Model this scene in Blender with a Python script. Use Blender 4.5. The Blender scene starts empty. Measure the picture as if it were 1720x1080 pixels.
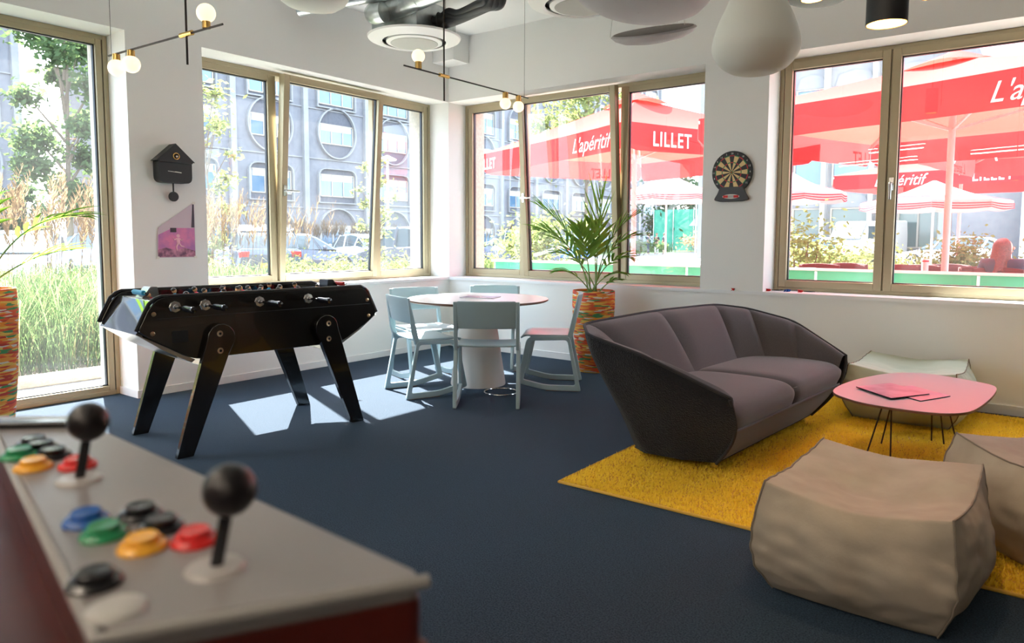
import bpy, bmesh, math, random
from mathutils import Vector, Matrix, Quaternion, noise
PI=math.pi
SC=bpy.context.scene; COL=SC.collection

# ---------------------------------------------------------------- camera
CAMLOC=Vector((5.646,-6.197,1.2478)); YAW,PITCH,ROLL=.6518,.0827,.0037
F=Vector((-math.sin(YAW)*math.cos(PITCH),math.cos(YAW)*math.cos(PITCH),-math.sin(PITCH)))
R0=Vector((math.cos(YAW),math.sin(YAW),0)); U0=R0.cross(F)
RR=R0*math.cos(ROLL)+U0*math.sin(ROLL); UU=-R0*math.sin(ROLL)+U0*math.cos(ROLL)
cd=bpy.data.cameras.new('camera'); cam=bpy.data.objects.new('camera',cd); COL.objects.link(cam)
cam.matrix_world=Matrix(((RR.x,UU.x,-F.x,CAMLOC.x),(RR.y,UU.y,-F.y,CAMLOC.y),(RR.z,UU.z,-F.z,CAMLOC.z),(0,0,0,1)))
cd.sensor_width=36; cd.lens=1212.5/1720*36; cd.shift_y=-(540-500.64)/1720
cd.clip_start=.02; cd.clip_end=500
cd.dof.use_dof=True; cd.dof.focus_distance=5.2; cd.dof.aperture_fstop=4.5
SC.camera=cam
# ---------------------------------------------------------------- world, sun, exposure
W=bpy.data.worlds.new('world'); SC.world=W; W.use_nodes=True
wn=W.node_tree; wn.nodes.clear()
wo=wn.nodes.new('ShaderNodeOutputWorld'); wb=wn.nodes.new('ShaderNodeBackground')
sky=wn.nodes.new('ShaderNodeTexSky'); sky.sky_type='NISHITA'; sky.sun_disc=False
sky.sun_elevation=math.radians(45); sky.sun_rotation=math.radians(-68); sky.dust_density=2.5; sky.air_density=1.0
mx=wn.nodes.new('ShaderNodeMix'); mx.data_type='RGBA'; mx.inputs[0].default_value=.55
mul=wn.nodes.new('ShaderNodeVectorMath'); mul.operation='SCALE'; mul.inputs['Scale'].default_value=.22
wn.links.new(sky.outputs[0],mul.inputs[0]); wn.links.new(mul.outputs[0],mx.inputs[6])
mx.inputs[7].default_value=(.74,.86,1.0,1)
wn.links.new(mx.outputs[2],wb.inputs[0]); wb.inputs[1].default_value=3.3
wn.links.new(wb.outputs[0],wo.inputs[0])
sd=bpy.data.lights.new('sun','SUN'); sd.energy=26; sd.angle=math.radians(.55); sd.color=(1,.97,.92)
sun=bpy.data.objects.new('sun',sd); COL.objects.link(sun)
sun.rotation_euler=Vector((1,-.40,-1.08)).to_track_quat('-Z','Y').to_euler()
SC.view_settings.view_transform='Standard'; SC.view_settings.look='None'
SC.view_settings.exposure=1.42; SC.view_settings.gamma=1; SC.view_settings.use_curve_mapping=False
SC.cycles.max_bounces=9; SC.cycles.diffuse_bounces=5; SC.cycles.transparent_max_bounces=12
SC.cycles.sample_clamp_indirect=6; SC.cycles.caustics_reflective=False; SC.cycles.caustics_refractive=False

# ---------------------------------------------------------------- materials
def mat(name,col,rough=.6,metal=0,spec=.5,emit=None,es=0,bump=None,noise_col=None,coat=0,sheen=0,alpha=None,trans=0):
    m=bpy.data.materials.new(name); m.use_nodes=True; nt=m.node_tree; b=nt.nodes['Principled BSDF']
    b.inputs['Base Color'].default_value=(*col,1); b.inputs['Roughness'].default_value=rough
    b.inputs['Metallic'].default_value=metal; b.inputs['Specular IOR Level'].default_value=spec
    b.inputs['Coat Weight'].default_value=coat; b.inputs['Sheen Weight'].default_value=sheen
    if trans: b.inputs['Transmission Weight'].default_value=trans
    if emit: b.inputs['Emission Color'].default_value=(*emit,1); b.inputs['Emission Strength'].default_value=es
    tc=nt.nodes.new('ShaderNodeTexCoord')
    if noise_col:      # (second colour, scale, detail)
        c2,s,d=noise_col[:3]
        n=nt.nodes.new('ShaderNodeTexNoise'); n.inputs['Scale'].default_value=s; n.inputs['Detail'].default_value=d
        r=nt.nodes.new('ShaderNodeValToRGB'); r.color_ramp.elements[0].position=.35; r.color_ramp.elements[1].position=.65
        r.color_ramp.elements[0].color=(*col,1); r.color_ramp.elements[1].color=(*c2,1)
        nt.links.new(tc.outputs['Object'],n.inputs['Vector']); nt.links.new(n.outputs[0],r.inputs[0]); nt.links.new(r.outputs[0],b.inputs['Base Color'])
    if bump:           # (kind, scale, strength, distance)
        k,s,st,di=bump
        if k=='noise': n=nt.nodes.new('ShaderNodeTexNoise'); n.inputs['Detail'].default_value=4
        elif k=='vor': n=nt.nodes.new('ShaderNodeTexVoronoi')
        else: n=nt.nodes.new('ShaderNodeTexWave'); n.inputs['Distortion'].default_value=1.0
        n.inputs['Scale'].default_value=s
        bp=nt.nodes.new('ShaderNodeBump'); bp.inputs['Strength'].default_value=st; bp.inputs['Distance'].default_value=di
        nt.links.new(tc.outputs['Object'],n.inputs['Vector']); nt.links.new(n.outputs[0],bp.inputs['Height']); nt.links.new(bp.outputs[0],b.inputs['Normal'])
    return m
def glass_mat(name,tint=(1,1,1),ior=1.45,extra=0.0):
    m=bpy.data.materials.new(name); m.use_nodes=True; nt=m.node_tree; nt.nodes.clear()
    o=nt.nodes.new('ShaderNodeOutputMaterial'); mi=nt.nodes.new('ShaderNodeMixShader'); t=nt.nodes.new('ShaderNodeBsdfTransparent')
    g=nt.nodes.new('ShaderNodeBsdfGlossy'); g.inputs['Roughness'].default_value=.0
    f=nt.nodes.new('ShaderNodeFresnel'); f.inputs[0].default_value=ior
    a=nt.nodes.new('ShaderNodeMath'); a.operation='MULTIPLY_ADD'; a.inputs[1].default_value=1.3; a.inputs[2].default_value=extra
    t.inputs[0].default_value=(*tint,1); nt.links.new(f.outputs[0],a.inputs[0]); nt.links.new(a.outputs[0],mi.inputs[0])
    nt.links.new(t.outputs[0],mi.inputs[1]); nt.links.new(g.outputs[0],mi.inputs[2])
    ds=nt.nodes.new('ShaderNodeBsdfTranslucent'); ds.inputs[0].default_value=(.9,.92,.95,1); m2=nt.nodes.new('ShaderNodeMixShader')
    no=nt.nodes.new('ShaderNodeTexNoise'); no.inputs['Scale'].default_value=2.2; no.inputs['Detail'].default_value=6; tc=nt.nodes.new('ShaderNodeTexCoord')
    mr=nt.nodes.new('ShaderNodeMapRange'); mr.inputs[1].default_value=.3; mr.inputs[2].default_value=.7; mr.inputs[3].default_value=.003; mr.inputs[4].default_value=.016
    nt.links.new(tc.outputs['Object'],no.inputs['Vector']); nt.links.new(no.outputs[0],mr.inputs[0]); nt.links.new(mr.outputs[0],m2.inputs[0])
    nt.links.new(mi.outputs[0],m2.inputs[1]); nt.links.new(ds.outputs[0],m2.inputs[2]); nt.links.new(m2.outputs[0],o.inputs[0]); return m
def cloth_mat(name,col,tfac=.5,tcol=None):
    m=bpy.data.materials.new(name); m.use_nodes=True; nt=m.node_tree; nt.nodes.clear()
    o=nt.nodes.new('ShaderNodeOutputMaterial'); mi=nt.nodes.new('ShaderNodeMixShader')
    d=nt.nodes.new('ShaderNodeBsdfDiffuse'); t=nt.nodes.new('ShaderNodeBsdfTranslucent')
    d.inputs[0].default_value=(*col,1); t.inputs[0].default_value=(*(tcol or col),1); mi.inputs[0].default_value=tfac
    nt.links.new(d.outputs[0],mi.inputs[1]); nt.links.new(t.outputs[0],mi.inputs[2]); nt.links.new(mi.outputs[0],o.inputs[0]); return m
M={}
M['paint']=mat('wall_paint',(.86,.86,.84),.75,bump=('noise',220,.05,.002))
M['ceil']=mat('ceiling_paint',(.88,.89,.88),.8)
M['sill']=mat('sill_white',(.86,.87,.88),.35)
M['skirt']=mat('skirting_white',(.78,.78,.78),.5)
M['carpet']=mat('carpet',(.005,.008,.013),.95,spec=.1,sheen=.08,noise_col=((.042,.054,.075),190,3),bump=('noise',190,.8,.006))
_b=M['carpet'].node_tree.nodes['Principled BSDF']; _b.inputs['Sheen Weight'].default_value=.20; _b.inputs['Sheen Tint'].default_value=(.30,.58,.90,1); _b.inputs['Sheen Roughness'].default_value=.4  # blue sheen tint paints in the sky reflected at grazing angles
M['bronze']=mat('bronze_frame',(.42,.36,.235),.38,.35)
M['gasket']=mat('gasket',(.015,.02,.03),.4)
M['steel']=mat('brushed_steel',(.6,.6,.58),.25,1)
M['chrome']=mat('chrome',(.75,.75,.76),.12,1)
M['glass']=glass_mat('window_glass',(.93,.97,.96),1.45,.015)
M['concrete']=mat('pale_concrete',(.55,.50,.42),.9,noise_col=((.44,.40,.34),30,6),bump=('noise',60,.3,.01))
M['black']=mat('black_lacquer',(.008,.007,.006),.16,coat=.4,bump=('noise',40,.04,.002))
M['blackmatt']=mat('black_matt',(.012,.012,.013),.5)
M['blackmetal']=mat('black_metal',(.03,.025,.022),.4,.6)
M['brass']=mat('brass',(.75,.48,.16),.25,1)
M['opal']=mat('opal_globe',(.9,.85,.75),.3,emit=(1,.78,.48),es=.45)
M['whiteplastic']=mat('white_plastic',(.9,.89,.86),.4)
M['feltgrey']=mat('felt_grey',(.50,.47,.47),.95,noise_col=((.48,.45,.45),300,2))
M['felttop']=mat('felt_dark',(.22,.20,.19),.95)
M['feltbeige']=mat('felt_beige',(.78,.76,.68),.95)
M['galv']=mat('galvanised_steel',(.62,.66,.66),.32,.9,noise_col=((.45,.50,.50),14,4))
M['insul']=mat('pipe_insulation',(.035,.036,.04),.55,bump=('noise',60,.3,.004))
M['mesh']=mat('grille_mesh',(.48,.48,.44),.7,bump=('vor',260,.5,.003))
M['chairblue']=mat('pale_blue_plastic',(.36,.48,.52),.45)
M['tabletop']=mat('white_tabletop',(.66,.64,.66),.25)
M['plyedge']=mat('brown_edge',(.16,.07,.035),.5)
M['basewhite']=mat('pedestal_white',(.74,.71,.66),.6)
M['sofaout']=mat('sofa_honeycomb',(.017,.017,.019),.9,spec=.2,sheen=.10,bump=('vor',130,.9,.006))
M['sofain']=mat('sofa_wool',(.066,.059,.066),.95,spec=.15,sheen=.22,noise_col=((.086,.077,.085),240,3),bump=('noise',400,.4,.002))
M['piping']=mat('sofa_piping',(.018,.017,.02),.8)
M['rug']=cloth_mat('yellow_pile',(.96,.74,.09),.36,(.98,.76,.10))
M['rugedge']=mat('rug_binding',(.72,.42,.06),.8)
M['pouf']=mat('pouf_canvas',(.42,.36,.29),.9,spec=.15,noise_col=((.37,.315,.25),8,4),bump=('noise',120,.15,.004))
M['poufgreen']=mat('pouf_sage',(.46,.50,.42),.9,spec=.15,bump=('noise',120,.15,.004))
M['seam']=mat('seam',(.22,.18,.14),.9)
M['pink']=mat('pink_top',(.285,.30,.345),.38)
M['darkwire']=mat('dark_wire',(.07,.05,.045),.4,.6)
M['arctop']=mat('grey_laminate',(.22,.205,.205),.32)
M['arctop2']=mat('washer_grey',(.38,.36,.35),.3)
M['arcwood']=mat('dark_red_wood',(.085,.010,.005),.35,noise_col=((.05,.006,.003),6,5))
M['arcedge']=mat('edge_trim_grey',(.28,.27,.26),.35)
M['leaf']=cloth_mat('palm_leaf',(.12,.25,.06),.35,(.28,.50,.06))
M['stem']=mat('palm_stem',(.20,.33,.09),.5)
M['soil']=mat('soil',(.07,.035,.02),.95,bump=('noise',60,1,.02))
M['red']=mat('red_plastic',(.62,.02,.02),.25); M['yellow']=mat('yellow_plastic',(.85,.42,.04),.25)
M['blue']=mat('blue_plastic',(.02,.10,.38),.25); M['green']=mat('green_plastic',(.02,.25,.10),.25)
M['blk']=mat('black_plastic',(.01,.01,.012),.18); M['greyp']=mat('grey_plastic',(.45,.44,.42),.3)
M['skin']=mat('painted_skin',(.70,.40,.20),.5); M['hair']=mat('dark_hair',(.02,.015,.01),.35)
M['playred']=mat('player_red',(.6,.01,.03),.3); M['playblue']=mat('player_blue',(.02,.30,.55),.3)
M['felt']=mat('pitch_green',(.03,.12,.07),.7)
M['paper']=mat('paper',(.85,.83,.86),.6)
M['whitemark']=mat('white_mark',(.8,.78,.7),.5)
def bands(name,cols,scale,rough=.6,coord='Object',wscale=None):
    m=bpy.data.materials.new(name); m.use_nodes=True; nt=m.node_tree; b=nt.nodes['Principled BSDF']; b.inputs['Roughness'].default_value=rough
    tc=nt.nodes.new('ShaderNodeTexCoord'); mp=nt.nodes.new('ShaderNodeMapping'); mp.inputs['Scale'].default_value=scale
    v=nt.nodes.new('ShaderNodeTexVoronoi'); v.inputs['Scale'].default_value=1
    sp=nt.nodes.new('ShaderNodeSeparateColor'); r=nt.nodes.new('ShaderNodeValToRGB'); r.color_ramp.interpolation='CONSTANT'
    el=r.color_ramp.elements; el[0].color=(*cols[0],1); el[1].position=1/len(cols); el[1].color=(*cols[1],1)
    for i in range(2,len(cols)): e=el.new(i/len(cols)); e.color=(*cols[i],1)
    nt.links.new(tc.outputs[coord],mp.inputs[0]); nt.links.new(mp.outputs[0],v.inputs['Vector']); nt.links.new(v.outputs['Color'],sp.inputs[0])
    nt.links.new(sp.outputs[0],r.inputs[0]); nt.links.new(r.outputs[0],b.inputs['Base Color'])
    bp=nt.nodes.new('ShaderNodeBump'); bp.inputs['Strength'].default_value=.6; bp.inputs['Distance'].default_value=.004; bp.invert=True
    nt.links.new(v.outputs['Distance'],bp.inputs['Height']); nt.links.new(bp.outputs[0],b.inputs['Normal'])
    return m

# ---------------------------------------------------------------- mesh helpers
def frame(d,up=Vector((0,0,1))):
    d=Vector(d).normalized(); up=Vector(up)
    if abs(d.dot(up))>.98: up=Vector((1,0,0))
    x=d.cross(up).normalized(); return x,d.cross(x).normalized()*-1,d
class MB:
    def __init__(s): s.v=[]; s.f=[]
    def add(s,vs,fs):
        o=len(s.v); s.v+= [tuple(p) for p in vs]; s.f+=[tuple(i+o for i in f) for f in fs]; return s
    def box(s,x0,y0,z0,x1,y1,z1,rz=0,c=None):
        vs=[(x,y,z) for z in (z0,z1) for y in (y0,y1) for x in (x0,x1)]
        if rz:
            cx,cy=c if c else ((x0+x1)/2,(y0+y1)/2); q=[]
            for x,y,z in vs: dx,dy=x-cx,y-cy; q.append((cx+dx*math.cos(rz)-dy*math.sin(rz),cy+dx*math.sin(rz)+dy*math.cos(rz),z))
            vs=q
        return s.add(vs,[(0,2,3,1),(4,5,7,6),(0,1,5,4),(2,6,7,3),(0,4,6,2),(1,3,7,5)])
    def bar(s,p0,p1,w,h,up=(0,0,1)):
        p0,p1=Vector(p0),Vector(p1); x,y,d=frame(p1-p0,up); vs=[p+x*a*w/2+y*b*h/2 for p in (p0,p1) for a,b in ((-1,-1),(1,-1),(1,1),(-1,1))]
        return s.add(vs,[(3,2,1,0),(4,5,6,7),(0,1,5,4),(1,2,6,5),(2,3,7,6),(3,0,4,7)])
    def tube(s,pts,r,n=10,closed=False,caps=True,flat=1):
        pts=[Vector(p) for p in pts]; N=len(pts); rs=r if isinstance(r,(list,tuple)) else [r]*N
        t0=(pts[1]-pts[0]).normalized(); x,y,_=frame(t0); rings=[]; prev=t0
        for i,p in enumerate(pts):
            a=pts[(i+1)%N] if (closed or i<N-1) else p; b=pts[(i-1)%N] if (closed or i>0) else p
            t=(a-b).normalized() if (a-b).length>1e-9 else prev
            q=prev.rotation_difference(t); x=q@x; x=(x-t*x.dot(t)).normalized(); y=t.cross(x); prev=t
            rings.append([p+(x*math.cos(2*PI*k/n)+y*math.sin(2*PI*k/n)*flat)*rs[i] for k in range(n)])
        return s.loft(rings,caps and not closed,caps and not closed,closed)
    def loft(s,rings,c0=True,c1=True,closed=False):
        n=len(rings[0]); o=len(s.v); N=len(rings)
        for rg in rings: s.v+=[tuple(p) for p in rg]
        for i in range(N if closed else N-1):
            a=o+i*n; b=o+((i+1)%N)*n
            for k in range(n): s.f.append((a+k,a+(k+1)%n,b+(k+1)%n,b+k))
        if c0: s.f.append(tuple(o+k for k in range(n))[::-1])
        if c1: s.f.append(tuple(o+(N-1)*n+k for k in range(n)))
        return s
    def lathe(s,prof,n=32,c=(0,0,0),axis=None,caps=False):
        c=Vector(c); rings=[]
        if axis: x,y,d=frame(axis)
        else: x,y,d=Vector((1,0,0)),Vector((0,1,0)),Vector((0,0,1))
        for r,z in prof: rings.append([c+d*z+(x*math.cos(2*PI*k/n)+y*math.sin(2*PI*k/n))*max(r,1e-5) for k in range(n)])
        return s.loft(rings,caps,caps)
    def cyl(s,p0,p1,r0,r1=None,n=20):
        return s.tube([p0,p1],[r0,r0 if r1 is None else r1],n)
    def ball(s,c,r,n=20,m=12,sc=(1,1,1)):
        return s.add(*_ball(c,r,n,m,sc))
    def prism(s,poly,t0,t1,o=(0,0,0),ax=(1,0,0),ay=(0,1,0),az=(0,0,1)):
        o,ax,ay,az=map(Vector,(o,ax,ay,az)); n=len(poly)
        A=[o+ax*x+ay*y+az*t0 for x,y in poly]; B=[o+ax*x+ay*y+az*t1 for x,y in poly]
        return s.loft([A,B])
    def grid(s,fn,nu,nv):
        o=len(s.v); s.v+=[tuple(fn(i/nu,j/nv)) for j in range(nv+1) for i in range(nu+1)]
        s.f+=[(o+j*(nu+1)+i,o+j*(nu+1)+i+1,o+(j+1)*(nu+1)+i+1,o+(j+1)*(nu+1)+i) for j in range(nv) for i in range(nu)]; return s
    def build(s,name,m,parent=None,off=None,bev=0,ang=35,sub=0,thick=0,bseg=2,flat=False):
        me=bpy.data.meshes.new(name)
        vs=s.v
        if off is not None: vs=[(x-off[0],y-off[1],z-off[2]) for x,y,z in vs]
        me.from_pydata(vs,[],s.f)
        bm=bmesh.new(); bm.from_mesh(me)
        if len(bm.faces)<60000:
            bmesh.ops.recalc_face_normals(bm,faces=bm.faces)
        bm.to_mesh(me); bm.free()
        me.materials.append(M[m] if isinstance(m,str) else m)
        o=bpy.data.objects.new(name,me); COL.objects.link(o)
        if not flat:
            me.polygons.foreach_set('use_smooth',[True]*len(me.polygons)); me.set_sharp_from_angle(angle=math.radians(ang))
        if parent: o.parent=parent
        if thick: md=o.modifiers.new('s','SOLIDIFY'); md.thickness=thick; md.offset=0
        if bev: md=o.modifiers.new('b','BEVEL'); md.width=bev; md.segments=bseg; md.limit_method='ANGLE'; md.angle_limit=math.radians(40); md.harden_normals=False
        if sub: md=o.modifiers.new('u','SUBSURF'); md.levels=sub; md.render_levels=sub
        return o
def _ball(c,r,n,m,sc):
    vs=[];fs=[]; vs.append((c[0],c[1],c[2]-r*sc[2]))
    for j in range(1,m):
        a=-PI/2+PI*j/m
        for k in range(n): b=2*PI*k/n; vs.append((c[0]+r*sc[0]*math.cos(a)*math.cos(b),c[1]+r*sc[1]*math.cos(a)*math.sin(b),c[2]+r*sc[2]*math.sin(a)))
    vs.append((c[0],c[1],c[2]+r*sc[2])); L=len(vs)-1
    for k in range(n): fs.append((0,1+(k+1)%n,1+k)); fs.append((L,1+(m-2)*n+k,1+(m-2)*n+(k+1)%n))
    for j in range(m-2):
        for k in range(n): a=1+j*n; fs.append((a+k,a+(k+1)%n,a+n+(k+1)%n,a+n+k))
    return vs,fs
def thing(name,label,cat,loc=(0,0,0),rz=0,group=None):
    o=bpy.data.objects.new(name,None); COL.objects.link(o); o.location=loc; o.rotation_euler=(0,0,rz); o.empty_display_size=.1
    return tag(o,label,cat,group)
def tag(o,label,cat,group=None,kind=None):
    if label: o['label']=label
    if cat: o['category']=cat
    if group: o['group']=group
    if kind: o['kind']=kind
    return o
def struct(o): o['kind']='structure'; return o
def lab(o,l): o['label']=l; return o
def copy_tree(o,parent=None):
    c=o.copy(); COL.objects.link(c)
    if parent: c.parent=parent
    for ch in [x for x in COL.objects if x.parent==o and x!=c]: copy_tree(ch,c)
    return c
def recenter(o,loc):
    """give a one-mesh thing an origin at its base"""
    v=Vector(loc); o.data.transform(Matrix.Translation(-v)); o.location=v; return o
def text_geo(txt,size,shear=0,res=3,sx=1,bold=0):
    cu=bpy.data.curves.new('t','FONT'); cu.body=txt; cu.size=size; cu.shear=shear; cu.offset=bold; cu.space_character=1.12 if bold>.003 else 1; cu.resolution_u=res; cu.align_x='CENTER'; cu.align_y='CENTER'
    o=bpy.data.objects.new('t',cu); COL.objects.link(o); dg=bpy.context.evaluated_depsgraph_get(); dg.update()
    me=bpy.data.meshes.new_from_object(o.evaluated_get(dg)); vs=[(v.co.x*sx,v.co.y) for v in me.vertices]; fs=[tuple(p.vertices) for p in me.polygons]
    bpy.data.objects.remove(o); bpy.data.curves.remove(cu); bpy.data.meshes.remove(me); return vs,fs
def rpoly(pts,r,seg=4):
    """round the corners of a 2D polygon"""
    out=[];n=len(pts)
    for i in range(n):
        p=Vector(pts[i]).to_2d(); a=Vector(pts[i-1]).to_2d(); b=Vector(pts[(i+1)%n]).to_2d()
        rr=r[i] if isinstance(r,(list,tuple)) else r
        da=min(rr,(a-p).length*.45); db=min(rr,(b-p).length*.45); pa=p+(a-p).normalized()*da; pb=p+(b-p).normalized()*db
        for k in range(seg+1):
            t=k/seg; q=pa*(1-t)**2+p*2*t*(1-t)+pb*t*t; out.append((q.x,q.y))
    return out
def spline(pts,n=8,closed=True):
    N=len(pts); P=[Vector(p) for p in pts]; out=[]
    for i in range(N if closed else N-1):
        g=lambda k:P[k%N] if closed else P[max(0,min(N-1,k))]
        a,b,c,d=g(i-1),g(i),g(i+1),g(i+2)
        for k in range(n):
            t=k/n; out.append(.5*((2*b)+(c-a)*t+(2*a-5*b+4*c-d)*t*t+(3*b-a-3*c+d)*t**3))
    if not closed: out.append(P[-1])
    return out
#@@ROOM
# ================================================================ ROOM
CH=3.47; ZS=.80; ZT=2.783; D1=.29
XM,YM=10.5,-11.0
struct(MB().box(-.33,YM,-.12,XM,.33,0).build('floor','carpet'))
struct(MB().box(-.6,YM,CH,XM,.6,CH+.2).build('ceiling','ceil'))
def wall(name,spans,m,flip,t0,t1,lo,hi):
    """spans = openings (a0,a1,z0,z1) along the wall, sorted"""
    b=MB(); a=lo
    def bx(a0,a1,z0,z1):
        if a1-a0<1e-4 or z1-z0<1e-4: return
        if flip: b.box(t0,a0,z0,t1,a1,z1)
        else: b.box(a0,t0,z0,a1,t1,z1)
    for (o0,o1,z0,z1) in spans:
        bx(a,o0,0,CH); bx(o0,o1,0,z0); bx(o0,o1,z1,CH); a=o1
    bx(a,hi,0,CH); return struct(b.build(name,m,flat=True))
LO=[(-6.9,-3.565,0,ZT),(-2.96,0,ZS-.03,ZT)]
RO=[(0,3.05,ZS-.03,ZT),(3.614,6.9,ZS-.03,ZT)]
wall('wall_left',LO,'paint',True,-.33,0,YM,0.0)
wall('wall_right',RO,'paint',False,0,.33,0.0,XM)
struct(MB().box(-.33,0,0,0,.33,CH).build('wall_corner','paint',flat=True))
wall('trim_1',[(-6.9,-3.58,-.0,ZT-.01),(-2.97,-.03,ZS-.04,ZT-.01)],'concrete',True,-.60,-.33,YM,.33)
wall('trim_2',[(.03,3.06,ZS-.04,ZT-.01),(3.60,6.92,ZS-.04,ZT-.01)],'concrete',False,.33,.60,-.6,XM)
struct(MB().box(XM,YM,0,XM+.1,.33,CH).build('wall_back_right',mat('back_wall',(.36,.33,.30),.8),flat=True))
struct(MB().box(-.33,YM-.1,0,XM+.1,YM,CH).build('wall_back_left',mat('back_wall_2',(.30,.28,.26),.8),flat=True))
struct(MB().box(0,-.255,3.169,.305,0,CH).build('trim_3','paint',flat=True))
# sills
b=MB().box(-.30,-2.96,ZS-.03,.012,.0,ZS); struct(b.build('trim_4','sill',bev=.003))
b=MB().box(0.012,-.012,ZS-.03,XM,.0,ZS).box(.0,0,ZS-.03,3.05,.30,ZS).box(3.614,0,ZS-.03,6.9,.3,ZS); struct(b.build('trim_5','sill'))
struct(MB().box(0,-3.565,0,.012,0,.062).box(-.29,-3.577,0,.012,-3.565,.062).build('baseboard_left','skirt',bev=.002))
struct(MB().box(0,-.012,0,XM,0,.07).build('baseboard_right','skirt',bev=.002))

def window(name,flip,a0,a1,z0,z1,panes,dark=False):
    """frame plane: its room face lies D1 behind the wall face"""
    root=bpy.data.objects.new(name,None); COL.objects.link(root); struct(root)
    base=(-D1,a0,z0) if flip else (a0,D1,z0); root.location=base
    def P(a,d,z): return (-D1-d,a,z) if flip else (a,D1+d,z)
    def bx(b,a_0,a_1,d0,d1,z_0,z_1):
        p=P(a_0,d0,z_0);q=P(a_1,d1,z_1); b.box(min(p[0],q[0]),min(p[1],q[1]),z_0,max(p[0],q[0]),max(p[1],q[1]),z_1)
    fw=.035; b=MB()
    bx(b,a0,a0+fw,0,.08,z0,z1); bx(b,a1-fw,a1,0,.08,z0,z1); bx(b,a0+fw,a1-fw,0,.08,z1-fw,z1); bx(b,a0+fw,a1-fw,0,.08,z0,z0+fw)
    for p0,p1,kind in panes[:-1]: bx(b,p1-.02,p1+.02,0.012,.08,z0+fw,z1-fw)
    b.build('window_frame','bronze',root,off=base,bev=.003)
    for p0,p1,kind in panes:
        sash=MB(); s=.062 if kind!='big' else .045
        q0,q1=p0+.006,p1-.006; zz0,zz1=z0+.028,z1-.028
        dd0=-.012 if kind in('tilt','sash','plain') else .004; dd1=.07
        bx(sash,q0,q0+s,dd0,dd1,zz0,zz1); bx(sash,q1-s,q1,dd0,dd1,zz0,zz1); bx(sash,q0+s,q1-s,dd0,dd1,zz1-s,zz1); bx(sash,q0+s,q1-s,dd0,dd1,zz0,zz0+s)
        gk=MB(); g=.008
        bx(gk,q0+s,q0+s+g,.03,.06,zz0+s,zz1-s); bx(gk,q1-s-g,q1-s,.03,.06,zz0+s,zz1-s); bx(gk,q0+s,q1-s,.03,.06,zz1-s-g,zz1-s); bx(gk,q0+s,q1-s,.03,.06,zz0+s,zz0+s+g)
        gl=MB(); bx(gl,q0+s+g,q1-s-g,.044,.045,zz0+s+g,zz1-s-g)
        gl.f=[f for i,f in enumerate(gl.f) if i==(5 if flip else 2)]
        H=MB()
        if kind in('tilt','sash'):
            hy=(q0+s/2) if kind=='tilt' else q0+s/2; hz=(z0+z1)/2-.1
            tmp=P(hy,-.012,hz); nrm=Vector((1,0,0)) if flip else Vector((0,-1,0)); al=Vector((0,1,0)) if flip else Vector((1,0,0))
            t=Vector(tmp); H.bar(t-Vector((0,0,.05)),t+Vector((0,0,.05)),.032,.018,up=nrm); H.cyl(t,t+nrm*.055,.010)
            e=al*.125 if kind=='tilt' else Vector((0,0,-.125)); H.tube([t+nrm*.05-e*.05,t+nrm*.058,t+nrm*.055+e],[.011,.012,.009],10)
        if kind=='tilt':
            rot=(Matrix.Rotation(math.radians(4.2),4,'Y') if flip else Matrix.Rotation(math.radians(4.2),4,'X'))
            piv=Vector(P(p0,0,zz0)); T=Matrix.Translation(piv)@rot@Matrix.Translation(-piv)
            for q in (sash,gk,gl,H): q.v=[tuple(T@Vector(v)) for v in q.v]
        so=sash.build('sash','bronze',root,off=base,bev=.004); gk.build('gasket','gasket',so,off=base); gl.build('glass_pane','glass',so,off=base,flat=True)
        if H.v: H.build('window_handle','steel',so,off=base)
    return root
window('window_1',True,-6.9,-3.565,.0,ZT,[(-6.865,-3.60,'big')])
window('window_2',True,-2.96,0,ZS,ZT,[(-2.925,-2.085,'fix'),(-2.085,-.85,'tilt'),(-.85,-.035,'fix')])
window('window_3',False,0,3.05,ZS,ZT,[(.035,.865,'fix'),(.865,2.07,'tilt'),(2.07,3.015,'fix')])
window('window_4',False,3.614,6.9,ZS,ZT,[(3.649,4.482,'plain'),(4.482,6.865,'sash')])
#@@LIGHTS
# ================================================================ LAMPS AND CEILING
def pt(u,v,D): return CAMLOC+(F+RR*((u-860)/1212.5)-UU*((v-500.64)/1212.5))*D
def linear_lamp(label,y0,y1,x,z,vx,globes,wires,zrod0,vy,rg):
    t=thing('pendant_lamp',label,'lamp',(x,vy,CH),0,'linear brass and globe pendant lamps'); o=(x,vy,CH)
    MB().cyl((x,y0,z),(x,y1,z),.006,n=8).build('arm','blackmetal',t,off=o)
    MB().cyl((x,vy,zrod0),(x,vy,CH),.006,n=8).build('rod','blackmetal',t,off=o)
    MB().cyl((x,vy-.05,z),(x,vy+.05,z),.014,n=14).build('joint','brass',t,off=o)
    MB().cyl((x,vy,CH-.03),(x,vy,CH),.06,n=24).build('ceiling_cap','blackmetal',t,off=o)
    for w in wires: MB().cyl((x,w,z),(x,w,CH),.0015,n=5).build('cable','blackmetal',t,off=o)
    for y,up in globes:
        s=1 if up else -1
        g=MB().ball((x,y,z+s*(.045+rg)),rg,24,16).build('globe','opal',t,off=o)
        MB().cyl((x,y,z+s*.002),(x,y,z+s*.055),.024,n=18).build('socket','brass',g,off=o)
    return t
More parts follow.
